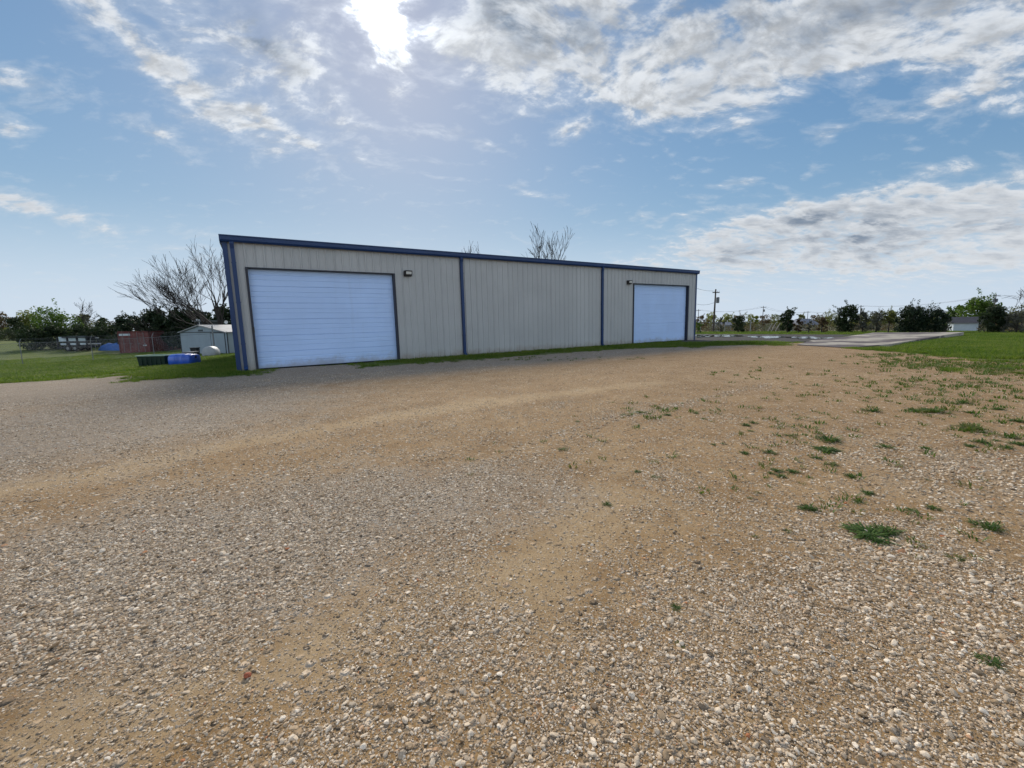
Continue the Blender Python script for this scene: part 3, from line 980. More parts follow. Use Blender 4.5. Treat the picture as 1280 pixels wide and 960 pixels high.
def make_warehouse():
    root = empty('metal_warehouse', (BX, BY, 0.0), (0, -TILT, TH),
                 label='long beige ribbed steel warehouse with blue trim and two pale blue overhead doors', cat='warehouse')
    D1, D2 = (0.60, 6.03, 3.76), (21.13, 26.68, 3.79)
    EAVE = BH - 0.10
    front = MB()
    def panel(mb, s0, s1, z0, z1):
        mb.extrude([(u, -h) for u, h in rib_profile(s0, s1)], 'z', z0, z1, closed=False)
    panel(front, 0.0, D1[0], -0.02, EAVE)
    panel(front, D1[0], D1[1], D1[2], EAVE)
    panel(front, D1[1], D2[0], -0.02, EAVE)
    panel(front, D2[0], D2[1], D2[2], EAVE)
    panel(front, D2[1], BL, -0.02, EAVE)
    front.build('wall', M_WALL, root)
    ridge = EAVE + BD / 2 / 12
    for x, sg in ((0.0, -1), (BL, 1)):
        e = MB()
        prof = rib_profile(0.0, BD)
        vs, fs = [], []
        for u, h in prof:
            top = EAVE + (BD / 2 - abs(u - BD / 2)) / 12
            vs += [(x + sg * h, u, -0.02), (x + sg * h, u, top)]
        for i in range(len(prof) - 1):
            fs.append((2 * i, 2 * i + 2, 2 * i + 3, 2 * i + 1))
        e.add(vs, fs)
        e.build('wall', M_WALL, root)
    b = MB()
    b.extrude([(u, BD + h) for u, h in rib_profile(0.0, BL)], 'z', -0.02, EAVE, closed=False)
    b.build('wall', M_WALL, root)
    rf = MB()
    rf.add([(-.08, -.06, EAVE + .02), (BL + .08, -.06, EAVE + .02), (BL + .08, BD / 2, ridge + .02), (-.08, BD / 2, ridge + .02), (-.08, BD + .06, EAVE + .02), (BL + .08, BD + .06, EAVE + .02)],
           [(0, 1, 2, 3), (3, 2, 5, 4)])
    for k in range(0, 91):
        x = -.04 + k * .3048
        if x < BL:
            rf.add([(x - .03, -.06, EAVE + .021), (x + .03, -.06, EAVE + .021), (x + .015, -.06, EAVE + .05), (x - .015, -.06, EAVE + .05),
                    (x - .03, BD / 2, ridge + .021), (x + .03, BD / 2, ridge + .021), (x + .015, BD / 2, ridge + .05), (x - .015, BD / 2, ridge + .05)],
                   [(0, 1, 2, 3), (0, 4, 5, 1), (1, 5, 6, 2), (2, 6, 7, 3), (3, 7, 4, 0)])
    rf.build('roof', M_ROOF, root)
    # box gutter with a rolled lip along the eave
    gt = MB()
    prof = [(-0.045, BH - .20), (-.15, BH - .20), (-.185, BH - .14), (-.185, BH - .02), (-.205, BH - .01), (-.205, BH + .025), (-.17, BH + .025), (-.17, BH + .0), (-.06, BH + .0), (-.045, BH + .02)]
    gt.extrude(prof, 'x', -0.11, BL + 0.11)
    g = gt.build('gutter', M_BLUE, root)
    # rake trim on both gable ends
    for x in (-.075, BL + .075):
        t = MB()
        for a, c in (((-.02, EAVE + .03), (BD / 2, ridge + .03)), ((BD / 2, ridge + .03), (BD + .02, EAVE + .03))):
            t.add([(x - .035, a[0], a[1] - .18), (x + .035, a[0], a[1] - .18), (x + .035, a[0], a[1] + .04), (x - .035, a[0], a[1] + .04),
                   (x - .035, c[0], c[1] - .18), (x + .035, c[0], c[1] - .18), (x + .035, c[0], c[1] + .04), (x - .035, c[0], c[1] + .04)],
                  [(0, 1, 2, 3), (4, 7, 6, 5), (0, 4, 5, 1), (1, 5, 6, 2), (2, 6, 7, 3), (3, 7, 4, 0)])
        t.build('rake_trim', M_BLUE, root)
    # corner trims, folded angles
    for x, sg in ((0, -1), (BL, 1)):
        for yb in (0, 1):
            t = MB()
            y0, y1 = (-.047, .10) if yb == 0 else (BD - .10, BD + .047)
            xs_ = sorted((x + sg * .047, x - sg * .105))
            if yb == 0:
                t.box(xs_[0], xs_[1], y0, y0 + .010, -.02, BH - .201)
            else:
                t.box(xs_[0], xs_[1], y1 - .010, y1, -.02, EAVE)
            xo = sorted((x + sg * .047, x + sg * .037))
            t.box(xo[0], xo[1], y0 + .0101, y1 - (.0101 if yb else 0), -.02, (BH - .201) if yb == 0 else EAVE)
            t.build('corner_trim', M_BLUE, root)
    # downspouts with an elbow under the gutter, straps and a kick-out at the foot
    for sx in (0.245, 9.245, 18.39):
        dsp = MB()
        w = .065
        path = [(-.12, BH - .201), (-.12, BH - .28), (-.085, BH - .42), (-.085, .16), (-.22, .05)]
        prev = None
        for (ya, za), (yb, zb_) in zip(path[:-1], path[1:]):
            dy, dz = yb - ya, zb_ - za
            ln = math.hypot(dy, dz)
            ny, nz = -dz / ln * .045, dy / ln * .045
            dsp.add([(sx - w, ya - ny, za - nz), (sx + w, ya - ny, za - nz), (sx + w, ya + ny, za + nz), (sx - w, ya + ny, za + nz),
                     (sx - w, yb - ny, zb_ - nz), (sx + w, yb - ny, zb_ - nz), (sx + w, yb + ny, zb_ + nz), (sx - w, yb + ny, zb_ + nz)],
                    [(0, 1, 2, 3), (4, 7, 6, 5), (0, 4, 5, 1), (1, 5, 6, 2), (2, 6, 7, 3), (3, 7, 4, 0)])
        d = dsp.build('downspout', M_BLUE, root)
        for z in (1.0, 2.5, 3.9):
            st = MB()
            st.box(sx - w - .012, sx + w + .012, -.134, -.131, z, z + .035)
            st.box(sx - w - .012, sx - w - .002, -.1309, -.035, z, z + .035)
            st.box(sx + w + .002, sx + w + .012, -.1309, -.035, z, z + .035)
            st.build('strap', M_BLUE, d)
    # sectional doors, set back in the wall
    for k, (a, b_, h) in enumerate((D1, D2)):
        dep = 0.16
        dr = MB()
        n = 6
        sh = (h - .06) / n
        prof = []
        for i in range(n):
            z0 = .05 + i * sh
            for fz, dy in ((0.0, .022), (0.018, 0.0), (.33, 0.0), (.345, .012), (.375, .012), (.39, 0.0), (.62, 0.0), (.635, .012), (.665, .012), (.68, 0.0), (.982, 0.0), (1.0, .022)):
                prof.append((dep - .02 + dy, z0 + fz * sh))
        dr.extrude(prof, 'x', a + .045, b_ - .045, closed=False)
        d = dr.build('overhead_door', M_DOOR, root, label=('left of the two doors, pale blue ribbed panels, nearest the green trough', 'right of the two doors, pale blue panels, near the utility pole')[k])
        sl = MB()
        sl.box(a + .046, b_ - .046, dep - .04, dep + .02, -.0, .049)
        sl.build('bottom_seal', M_RUBBER, d)
        jb = MB()
        jb.box(a - .035, a + .0445, -.05, dep + .05, -.02, h + .03)
        jb.box(b_ - .0445, b_ + .035, -.05, dep + .05, -.02, h + .03)
        jb.box(a + .0446, b_ - .0446, -.05, dep + .05, h - .012, h + .03)
        jb.build('door_frame', M_JAMB, d)
        if k == 0:
            hd = MB()
            hd.box(a - .01, a + .05, -.085, -.0505, 1.42, 1.62)
            hd.build('lock_box', M_FIXT, d)
    # wall packs
    for (a, b_, z0, z1) in ((6.46, 6.80, 3.67, 3.92), (20.48, 20.80, 3.72, 3.96)):
        lt = MB()
        lt.add([(a, -.034, z0), (b_, -.034, z0), (b_, -.034, z1), (a, -.034, z1),
                (a + .01, -.20, z0 + .05), (b_ - .01, -.20, z0 + .05), (b_ - .01, -.24, z1), (a + .01, -.24, z1)],
               [(0, 3, 2, 1), (4, 5, 6, 7), (0, 1, 5, 4), (1, 2, 6, 5), (2, 3, 7, 6), (3, 0, 4, 7)])
        f = lt.build('wall_light', M_FIXT, root, bevel=.012)
        le = MB()
        zs = [(z0 + .09, -.2165), (z1 - .05, -.2385)]
        le.add([(a + .05, zs[0][1], zs[0][0]), (b_ - .05, zs[0][1], zs[0][0]), (b_ - .05, zs[1][1], zs[1][0]), (a + .05, zs[1][1], zs[1][0]),
                (a + .05, zs[0][1] + .02, zs[0][0]), (b_ - .05, zs[0][1] + .02, zs[0][0]), (b_ - .05, zs[1][1] + .02, zs[1][0]), (a + .05, zs[1][1] + .02, zs[1][0])],
               [(0, 1, 2, 3), (0, 4, 5, 1), (1, 5, 6, 2), (2, 6, 7, 3), (3, 7, 4, 0)])
        le.build('lens', M_LENS, f)
    return root


make_warehouse()


# ------------------------------------------------------------------ vegetation
def leafblob(mb, centre, rad, n, size, flat=0.9):
    cx, cy, cz = centre
    d = RNG.normal(0, 1, (n, 3))
    d /= np.linalg.norm(d, axis=1)[:, None] + 1e-9
    rr_ = RNG.uniform(0.15, 1, n) ** 0.45
    P = np.array(centre) + d * rr_[:, None] * np.array(rad)
    a = RNG.normal(0, 1, (n, 3)); a /= np.linalg.norm(a, axis=1)[:, None]
    b = np.cross(a, RNG.normal(0, 1, (n, 3))); b /= np.linalg.norm(b, axis=1)[:, None] + 1e-9
    s = size * RNG.uniform(.5, 1.3, n)
    a = a * s[:, None]
    b = b * (s * RNG.uniform(.35, .6, n))[:, None]
    V = np.stack([P - a, P - b * .9, P + a, P + b * .9], 1).reshape(-1, 3)
    k = len(mb.v)
    mb.v += [tuple(v) for v in V]
    mb.f += [(k + 4 * i, k + 4 * i + 1, k + 4 * i + 2, k + 4 * i + 3) for i in range(n)]


def tree(name, base, w, h, leaf, label, cat, group=None, n=1600, lobes=14, low=0.12, lsize=0.16, trunk=True, spiky=0.0):
    """trunk with limbs, crown of leaf clumps in an uneven envelope"""
    root = empty(name, base, label=label, cat=cat, group=group)
    w *= .88
    rnd = random.Random(int(abs(base[0]) * 997 + abs(base[1]) * 131 + w * 17 + h * 71))
    dense = 1.9 if leaf in (L_CEDAR, L_DARK) else 1.5
    cr, tk = MB(), MB()
    tr = max(.05, h * .022)
    cz0 = h * low
    tips = []
    for i in range(lobes):
        t = (i + .5) / lobes
        z = cz0 + (h - cz0) * (0.06 + 0.86 * t)
        env = math.sin(math.pi * min(1, (0.14 + 0.80 * t))) ** 0.7
        a = i * 2.4 + rnd.uniform(-.5, .5)
        r = w * .5 * env * rnd.uniform(.30, .92)
        c = (r * math.cos(a), r * math.sin(a) * .9, z)
        lr = w * rnd.uniform(.12, .27)
        tips.append((c, lr))
    for c, lr in tips:
        leafblob(cr, c, (lr, lr, lr * rnd.uniform(.65, 1.0)), int(n * dense / lobes * rnd.uniform(.7, 1.4)), lsize)
    if spiky:
        for _ in range(int(26 * spiky)):
            c, lr = rnd.choice(tips[lobes // 2:])
            d = Vector((rnd.uniform(-1, 1), rnd.uniform(-.6, .6), rnd.uniform(.2, 1.1))).normalized()
            p0 = Vector(c)
            for q in range(5):
                leafblob(cr, tuple(p0 + d * lr * (.7 + .32 * q)), (lr * .22, lr * .22, lr * .22), 7, lsize * .8)
    cr.build('crown', leaf, root)
    top = Vector((rnd.uniform(-.1, .1) * w, 0, h * .72))
    tk.tube([(0, 0, -.1), (rnd.uniform(-.03, .03) * w, 0, h * .2), tuple(top * .6 + Vector((0, 0, h * .05))), tuple(top)], [tr * 1.4, tr, tr * .7, tr * .25], 6)
    for c, lr in tips[::2]:
        z0 = min(c[2] * .55, h * .5)
        tk.tube([(top.x * z0 / h, 0, z0), (c[0] * .5, c[1] * .5, (z0 + c[2]) * .52), c], [tr * .5, tr * .33, tr * .12], 5)
    tk.build('trunk', M_BARK, root)
    return root


def grow(mb, p, d, ln, rad, depth, rnd, spread=0.5, up=0.15, minr=0.006, kids=(2, 4)):
    """a limb that bends, thins and forks"""
    pts, rads = [p.copy()], [rad]
    q = p.copy()
    dd = d.copy()
    seg = 4
    for i in range(seg):
        dd = (dd + Vector((rnd.gauss(0, .10), rnd.gauss(0, .10), rnd.gauss(0, .08) + up * .25))).normalized()
        q = q + dd * ln / seg
        pts.append(q.copy())
        rads.append(max(minr, rad * (1 - .55 * (i + 1) / seg)))
    mb.tube(pts, rads, 5 if rad > .04 else 3, cap=False)
    if depth <= 0:
        return
    for k in range(rnd.randint(*kids)):
        t = rnd.uniform(.3, 1.0) if k else 1.0
        j = min(seg, max(1, int(round(t * seg))))
        st = pts[j]
        ax = Vector((rnd.gauss(0, 1), rnd.gauss(0, 1), rnd.gauss(0, .6))).normalized()
        nd = (dd + ax * spread * rnd.uniform(.6, 1.4) + Vector((0, 0, up))).normalized()
        grow(mb, st, nd, ln * rnd.uniform(.58, .8), max(minr, rads[j] * rnd.uniform(.55, .8)), depth - 1, rnd, spread, up, minr, kids)


def bare_tree(name, base, limbs, label, seed, group=None, depth=4, minr=.006, spread=.5, up=.15, trunk_h=1.2, trunk_r=.16, buds=0, kids=(2, 4)):
    """limbs: (direction, length, radius) from the head of the trunk"""
    root = empty(name, base, label=label, cat='tree', group=group)
    rnd = random.Random(seed)
    tk, cr = MB(), MB()
    tk.tube([(0, 0, -.15), (.02, 0, trunk_h * .5), (0, 0, trunk_h)], [trunk_r * 1.35, trunk_r, trunk_r * .95], 8)
    tk.build('trunk', M_BARK, root)
    for d, ln, r in limbs:
        grow(cr, Vector((0, 0, trunk_h * .93)), Vector(d).normalized(), ln, r, depth, rnd, spread, up, minr, kids)
    cr.build('crown', M_TWIG, root)
    return root


def at_px(px, base_py, Y=None):
    return gp(px, base_py) if Y is None else on(px, Y)


def sized(px0, px1, top, base_py=None, Y=None):
    """base point, width and height of something that spans these picture columns and rows"""
    c = (px0 + px1) / 2
    b = gp(c, base_py) if Y is None else on(c, Y)
    # the clean size at that depth
    w = (px1 - px0) * b.y / F
    h = zat(c, top, b.y) - b.z
    return b, w, h


GR = 'shrubs in a row behind the concrete pad'
row = [
    ('cedar_shrub', 974, 994, 387, 416.8, L_DARK, 'dark shrub with narrow foot and spiky top, first large one right of the leaning posts', 1500, 12, .10, .5),
    ('scrub_bush', 991, 1004, 398, 416.8, L_BROWN, 'low brown-tinged bush close beside the spiky dark shrub', 800, 8, .08, .2),
    ('scrub_bush', 1007, 1014, 401, 416.6, L_GREY, 'thin grey bush on a slender stem in front of the grey house', 400, 6, .2, .2),
    ('scrub_bush', 1020, 1034, 396, 416.6, L_BROWN, 'ragged russet bush just right of the grey house', 900, 9, .08, .3),
    ('cedar_shrub', 1042, 1071, 382.5, 416.4, L_DARK, 'tall dark green conical shrub near the middle of the row', 2400, 16, .06, .3),
    ('scrub_bush', 1068, 1088, 389, 416.4, L_GREY, 'thin grey leafless-looking brush right of the tall conical shrub', 800, 10, .1, .6),
    ('scrub_bush', 1086, 1103, 391, 416.4, L_GREY, 'second thin grey brush, between the first one and the greenish small tree', 700, 9, .1, .6),
    ('small_tree', 1102, 1118, 389, 416.4, L_OLIVE, 'small olive tree with a bare double stem left of the broad dark cedars', 700, 9, .45, .3),
    ('cedar_tree', 1116, 1160, 383.5, 416.8, L_CEDAR, 'broad near-black cedar, the left half of the wide dark pair', 3600, 20, .05, .25),
    ('cedar_tree', 1148, 1187, 386.5, 416.9, L_CEDAR, 'broad near-black cedar, the right half of the wide dark pair', 3200, 18, .05, .25),
    ('cedar_tree', 1221, 1259, 383.5, 416.9, L_DARK, 'dark round cedar standing just right of the white garage', 3200, 18, .04, .25),
    ('scrub_bush', 1254, 1285, 390, 417.2, L_GREY, 'grey-green brushy shrub at the far right end of the row', 1500, 12, .05, .5),
    ('scrub_bush', 866, 878, 403, 417.0, L_GREEN, 'low green shrub beside the right corner of the warehouse', 500, 7, .05, .2),
    ('scrub_bush', 912, 933, 394, 416.2, L_DARK, 'dark rounded thicket bush left of the wire fence post', 1500, 12, .05, .3),
    ('scrub_bush', 895, 906, 397, 416.4, L_GREY, 'pale grey bush right behind the big utility pole', 500, 8, .06, .5),
]
for (nm, a, b_, top, by_, lf, lab, n, lob, low, spk) in row:
    base, w, h = sized(a, b_, top, by_)
    tree(nm, base, w, h, lf, lab, 'shrub' if 'tree' not in nm else 'tree', GR, n, lob, low, max(.07, h * .038), spiky=spk)

# trees farther off on the right
GB = 'trees of the far line on the right'
for (nm, a, b_, top, Y, lf, lab, n, lob) in [
    ('green_tree', 1200, 1244, 373.5, 120, L_GREEN, 'tall bright green tree rising behind the white garage', 2200, 16),
    ('green_tree', 1186, 1208, 381, 125, L_GREEN, 'smaller loose-topped green tree left of the tall one behind the garage', 800, 9),
    ('far_tree', 1180, 1202, 389, 150, L_OLIVE, 'olive tree in the gap left of the white garage', 900, 10),
    ('far_tree', 866, 884, 394, 150, L_BROWN, 'brownish tree of the far line next to the warehouse corner', 800, 9),
    ('far_tree', 880, 900, 391.5, 160, L_YELLOW, 'yellow-green tree of the far line behind the big utility pole', 900, 10),
    ('far_tree', 900, 918, 392, 165, L_YELLOW, 'pale yellow-topped tree of the far line right of the big pole', 900, 10),
    ('far_tree', 914, 934, 394, 160, L_BROWN, 'russet tree of the far line behind the dark thicket', 900, 10),
    ('far_tree', 932, 950, 392.5, 155, L_YELLOW, 'yellow-green tree of the far line left of the slim second pole', 900, 10),
    ('far_tree', 946, 966, 394, 170, L_BROWN, 'brown-tinged tree of the far line at the slim second pole', 900, 10),
    ('far_tree', 960, 980, 393, 175, L_OLIVE, 'olive tree of the far line left of the spiky dark shrub', 900, 10),
    ('far_tree', 994, 1010, 392, 165, L_OLIVE, 'olive tree of the far line right of the spiky dark shrub', 900, 10),
    ('far_tree', 1010, 1030, 393.5, 180, L_BROWN, 'russet tree of the far line over the grey house roof', 900, 10),
    ('far_tree', 1026, 1050, 391, 170, L_OLIVE, 'dull olive tree of the far line left of the tall conical shrub', 900, 10),
    ('far_tree', 1064, 1090, 393, 170, L_OLIVE, 'dull olive tree of the far line behind the first grey brush', 900, 10),
    ('far_tree', 1084, 1108, 390, 165, L_GREY, 'grey hazy tree of the far line behind the second grey brush', 900, 10),
    ('far_tree', 1104, 1126, 388, 160, L_OLIVE, 'olive tree of the far line behind the small double-stemmed tree', 900, 10),
    ('far_tree', 1262, 1300, 384, 130, L_OLIVE, 'olive tree of the far line behind the twisted bare tree', 1000, 10),
]:
    base, w, h = sized(a, b_, top, Y=Y)
    tree(nm, base, w * 1.1, h, lf, lab, 'tree', GB, n, lob, .08, max(.2, h * .045), spiky=.15)

b0, w0, h0 = sized(1256, 1300, 369, Y=75)
bare_tree('bare_tree', b0, [((-.9, 0, .75), 2.6, .11), ((-.35, .1, 1), 2.6, .10), ((.7, 0, .8), 2.8, .11), ((.2, -.3, .9), 2.4, .09)],
          'twisted bare tree with contorted limbs at the right edge of the photo', 5, depth=3, minr=.022, spread=.75, up=.02, trunk_h=2.4, trunk_r=.17)

# left side
GL = 'trees of the far line on the left'
for (nm, a, b_, top, Y, lf, lab, n, lob) in [
    ('far_tree', -14, 16, 392, 95, L_BROWN, 'brownish tree at the left edge of the photo', 1200, 12),
    ('far_tree', -60, -20, 388, 95, L_GREEN, 'green tree beyond the left edge of the photo', 900, 10),
    ('far_tree', 10, 32, 396, 88, L_DARK, 'dark tree between the left edge tree and the yellow-green one', 1300, 12),
    ('far_tree', 24, 54, 390.5, 92, L_YELLOW, 'yellow-green tree of the far line beyond the left fence post', 1600, 13),
    ('far_tree', 46, 94, 388, 85, L_GREEN, 'broad rounded green tree, the largest of the left far line', 2800, 18),
    ('far_tree', 92, 122, 392, 90, L_GREY, 'thin grey tree right of the broad green tree', 1200, 12),
    ('far_tree', 118, 138, 397, 80, L_DARK, 'small dark pointed tree left of the red container', 1300, 12),
    ('far_tree', 132, 152, 402, 75, L_BROWN, 'low russet tree between the small pointed tree and the cedars', 900, 10),
]:
    base, w, h = sized(a, b_, top, Y=Y)
    tree(nm, base, w * 1.08, h, lf, lab, 'tree', GL, n, lob, .05, max(.14, h * .04), spiky=.12)
base, w, h = sized(88, 124, 384, Y=88)
bare_tree('bare_tree', base, [((-.5, 0, 1), 2.3, .07), ((.1, 0, 1), 2.6, .07), ((.6, 0, .9), 2.2, .07), ((.2, .3, .9), 2.2, .06)],
          'faint leafless tree whose twigs rise over the thin grey tree on the left', 8, depth=3, minr=.02, trunk_h=2.5, trunk_r=.12)

GH = 'dark bushes in front of the left far line'
for (a, b_, top, by_, lab) in [(-40, 4, 411, 427, 'dark bush at the left edge below the brownish tree'),
                               (0, 34, 413, 426, 'low dark bush right of the left edge, far side of the bright field'),
                               (27, 62, 410, 437.5, 'large dark bush left of the trailer with three pale panels'),
                               (56, 90, 408, 436, 'dark bush directly behind the trailer with three pale panels'),
                               (84, 124, 409, 434, 'dark bush behind the white rack'),
                               (116, 158, 407, 433, 'dark bush behind the blue tarp')]:
    base, w, h = sized(a, b_, top, by_)
    tree('dark_bush', base, w * 1.05, h, L_DARK, lab, 'bush', GH, 2200, 16, .02, max(.08, h * .05), spiky=.3)

GC = 'dark cedars behind the shed and container'
for (a, b_, top, Y, lab) in [(142, 184, 394, 52, 'dark cedar above the red container'),
                             (174, 216, 388, 50, 'dark cedar above the right end of the red container'),
                             (206, 244, 386, 50, 'dark cedar above the left end of the grey shed'),
                             (232, 270, 387, 52, 'dark cedar above the ridge of the grey shed'),
                             (264, 304, 384, 46, 'dark cedar half hidden by the warehouse corner')]:
    base, w, h = sized(a, b_, top, Y=Y)
    tree('cedar_tree', base, w * 1.1, h, L_CEDAR, lab, 'tree', GC, 3000, 18, .03, max(.1, h * .04), spiky=.4)
base, w, h = sized(200, 226, 409, 431.5)
tree('young_tree', base, w, h, L_GREEN, 'bright green young tree between the red container and the grey shed', 'tree', None, 1500, 12, .22, .10, spiky=.6)

# the two leafless trees that spread over the shed
base = on(262, 42)
k = 42 / F
bare_tree('bare_tree', base, [((-1, 0, .2), 3.5, .10), ((-1, .1, .4), 3.2, .10), ((-.9, -.1, .6), 2.9, .09), ((-.75, .2, .35), 3.0, .08), ((-.9, -.2, .1), 3.0, .07)],
          'leafless tree whose fan of branches arches left over the container and shed', 21, depth=4, minr=.011, spread=.45, up=.12, trunk_h=2.5, trunk_r=.17, kids=(3, 4))
base = on(276, 38)
bare_tree('bare_tree', base, [((-.55, 0, 1), 3.0, .11), ((.1, 0, 1), 3.2, .12), ((-.25, .2, 1.1), 3.2, .11), ((.5, -.1, 1), 3.0, .10), ((-.9, 0, .85), 2.8, .09)],
          'tall upright leafless tree partly hidden by the warehouse corner', 33, depth=4, minr=.009, spread=.46, up=.10, trunk_h=1.8, trunk_r=.19, kids=(2, 4))
# and the two whose tops show over the roof
base = on(690, 46)
bare_tree('bare_tree', base, [((-.35, 0, 1), 3.6, .12), ((.05, 0, 1), 3.3, .12), ((.45, 0, 1), 3.2, .11), ((.2, .3, 1), 3.2, .10), ((-.15, .3, 1), 3.6, .10)],
          'leafless treetop standing highest above the warehouse roof, between the two blue downspouts', 41, depth=4, minr=.013, spread=.36, up=.16, trunk_h=2.9, trunk_r=.2, kids=(2, 4))
base = on(588, 44)
bare_tree('bare_tree', base, [((-.25, 0, 1), 2.9, .1), ((.3, 0, 1), 2.9, .1), ((0, .2, 1), 2.6, .09)],
          'small bit of leafless treetop just above the roof near the middle downspout', 52, depth=4, minr=.013, spread=.36, up=.16, trunk_h=2.6, trunk_r=.16, kids=(2, 3))

# a far wood that reads as one mass, closing the horizon
def make_wood():
    mb = MB()
    for i in range(260):
        a = -62 + 124 * (i + random.random()) / 260
        rr_ = random.uniform(230, 300)
        x, y = rr_ * math.sin(R(a)), rr_ * math.cos(R(a))
        z = tz(x, y)
        h = random.uniform(3.0, 5.6)
        for _ in range(3):
            leafblob(mb, (x + random.gauss(0, 2), y, z + h * random.uniform(.3, .75)), (random.uniform(2, 4), 2.5, h * .33), 45, .75)
    mb.build('distant_woods', L_OLIVE, label='distant low woods closing the horizon all round', cat='woods', kind='stuff')

    for name, mat, n, lab in (('grey_thicket', L_GREY, 300, 'grey leafless-looking thicket closing the gaps behind the shrub row on the right'),
                              ('brown_thicket', L_BROWN, 170, 'brown-tinged thicket mixed through the grey brush behind the shrub row on the right')):
        mb = MB()
        for i in range(n):
            px_ = random.uniform(862, 1300)
            if 1186 < px_ < 1228:
                continue
            q = on(px_, random.uniform(78, 96))
            h = random.uniform(1.0, 2.3)
            leafblob(mb, (q.x, q.y, q.z + h * .5), (random.uniform(.5, 1.1), .7, h * .55), 40, .17)
        mb.build(name, mat, label=lab, cat='thicket', kind='stuff')


make_wood()


# ------------------------------------------------------------------ concrete pad and puddles
def concrete(name, wet):
    m, nt, p = material(name)
    P = nt.new('ShaderNodeTexCoord').outputs['Object']
    n1 = nt.noise(P, .35, 5, .6)
    n2 = nt.noise(P, 6, 5, .7)
    c = nt.ramp(nt.math('ADD', nt.math('MULTIPLY', n1, .5), nt.math('MULTIPLY', n2, .5)), [(.3, (.28, .25, .205)), (.7, (.42, .38, .32))])
    st = nt.ss(n1, .45 - wet, .55 - wet)
    c = nt.mix(nt.math('MULTIPLY', st, .9), c, (.085, .07, .075) if not wet else (.028, .026, .027))
    nt.put(p.inputs['Base Color'], c)
    p.inputs['Roughness'].default_value = .9
    p.inputs['Specular IOR Level'].default_value = .12
    nt.put(p.inputs['Normal'], nt.bump(n2, .2, .01))
    return m


M_CONC = concrete('old_concrete', 0.0)
M_WET = concrete('wet_concrete', 0.25)
m, nt, p = material('puddle_water')
p.inputs['Base Color'].default_value = (.03, .03, .03, 1)
p.inputs['Roughness'].default_value = .07
p.inputs['IOR'].default_value = 1.33
p.inputs['Specular IOR Level'].default_value = .9
nt.put(p.inputs['Normal'], nt.bump(nt.noise(nt.new('ShaderNodeTexCoord').outputs['Object'], 3.5, 3, .5), 0.3, .04))
M_WATER = m


def slab(name, pts, tops, mat, dz=-.35):
    mb = MB()
    n = len(pts)
    v = [(p.x, p.y, p.z + t) for p, t in zip(pts, tops)] + [(p.x, p.y, p.z + dz) for p in pts]
    mb.add(v, [tuple(range(n))] + [(i, (i + 1) % n, n + (i + 1) % n, n + i) for i in range(n)])
    o = mb.build(name, mat)
    o['kind'] = 'structure'
    return o


PAD = [gp(*q) for q in [(996, 431.6), (1060, 435.2), (1112, 434.4), (1204, 421.4), (1092, 419.0), (1046, 424.2), (1016, 426.2)]]
slab('concrete_pad', PAD, [.03, .03, .16, .34, .22, .12, .07], M_CONC)
WETP = [gp(*q) for q in [(850, 428.6), (1012, 428.0), (1040, 425.4), (1076, 419.2), (850, 418.2)]]
slab('pavement', WETP, [.05, .05, .05, .07, .07], M_WET)
NOGRASS = [[(q.x, q.y) for q in PAD], [(q.x, q.y) for q in WETP]]
# the wind-ruffled water standing on it
mbw = MB()
for (x0, x1, yc, hy) in [(868, 884, 421.0, 1.2), (873, 891, 421.2, .8), (890, 914, 420.9, 1.1), (913, 928, 421.0, .8), (936, 950, 422.2, .8), (949, 978, 422.6, 1.1), (986, 1016, 423.2, 1.0), (1012, 1040, 424.1, .8)]:
    c0 = gp((x0 + x1) / 2, yc)
    ring = []
    for kk in range(28):
        a = 2 * math.pi * kk / 28
        wob = 1 + .22 * math.sin(3 * a + x0) + .14 * math.sin(7 * a + x0 * .3)
        q = gp((x0 + x1) / 2 + (x1 - x0) / 2 * 1.15 * wob * math.cos(a), yc - 1.35 * hy * wob * math.sin(a))
        ring.append((q.x, q.y, tz(q.x, q.y) + .085))
    mbw.add(ring, [tuple(range(28))])
wo = mbw.build('water', M_WATER)
wo['kind'] = 'structure'
make_grass()

# a dark soil bank along the back of the pad
mbk = MB()
for i in range(60):
    q = on(868 + i * 7.0, 47 + 1.0 * math.sin(i * .7))
    leafblob(mbk, (q.x, q.y, q.z + .04), (.6, .3, .09), 40, .07)
mbk.build('low_brush', L_DARK, label='low dark brush along the far edge of the concrete pad', cat='brush', kind='stuff')

# ------------------------------------------------------------------ things on the left
def local(px, Y, rz=0.0):
    return on(px, Y), rz


# shipping container
b = gp(150, 441.5)
b2 = gp(188, 440.5)
W = (187.5 - 151) * b.y / F
hC = zat(170, 414.0, b.y) - b.z
rt = empty('shipping_container', b, (0, 0, R(3)), label='faded red steel shipping container behind the wire fence', cat='container')
mb = MB()
Lc = 5.6
def corr(mb, fn, n, u0, u1, z0, z1, dep=.04):
    vs, fs = [], []
    for i in range(n * 4 + 1):
        u = u0 + (u1 - u0) * i / (n * 4)
        o_ = dep if (i % 4) in (1, 2) else 0
        vs += [fn(u, z0, o_), fn(u, z1, o_)]
    for i in range(n * 4):
        fs.append((2 * i, 2 * i + 2, 2 * i + 3, 2 * i + 1))
    mb.add(vs, fs)
corr(mb, lambda u, z, o_: (W - .03 - o_, u, z), 18, .08, Lc - .08, .14, hC - .1)
corr(mb, lambda u, z, o_: (.03 + o_, u, z), 18, .08, Lc - .08, .14, hC - .1)
mb.box(.02, W - .02, Lc - .06, Lc - .02, .1, hC - .05)
mb.box(.02, W - .02, .06, Lc - .02, hC - .055, hC - .02)
mb.build('body', M_REDBOX, rt)
fr = MB()
for x in (0, W - .1):
    for y in (0, Lc - .1):
        fr.box(x, x + .1, y, y + .1, 0, hC)
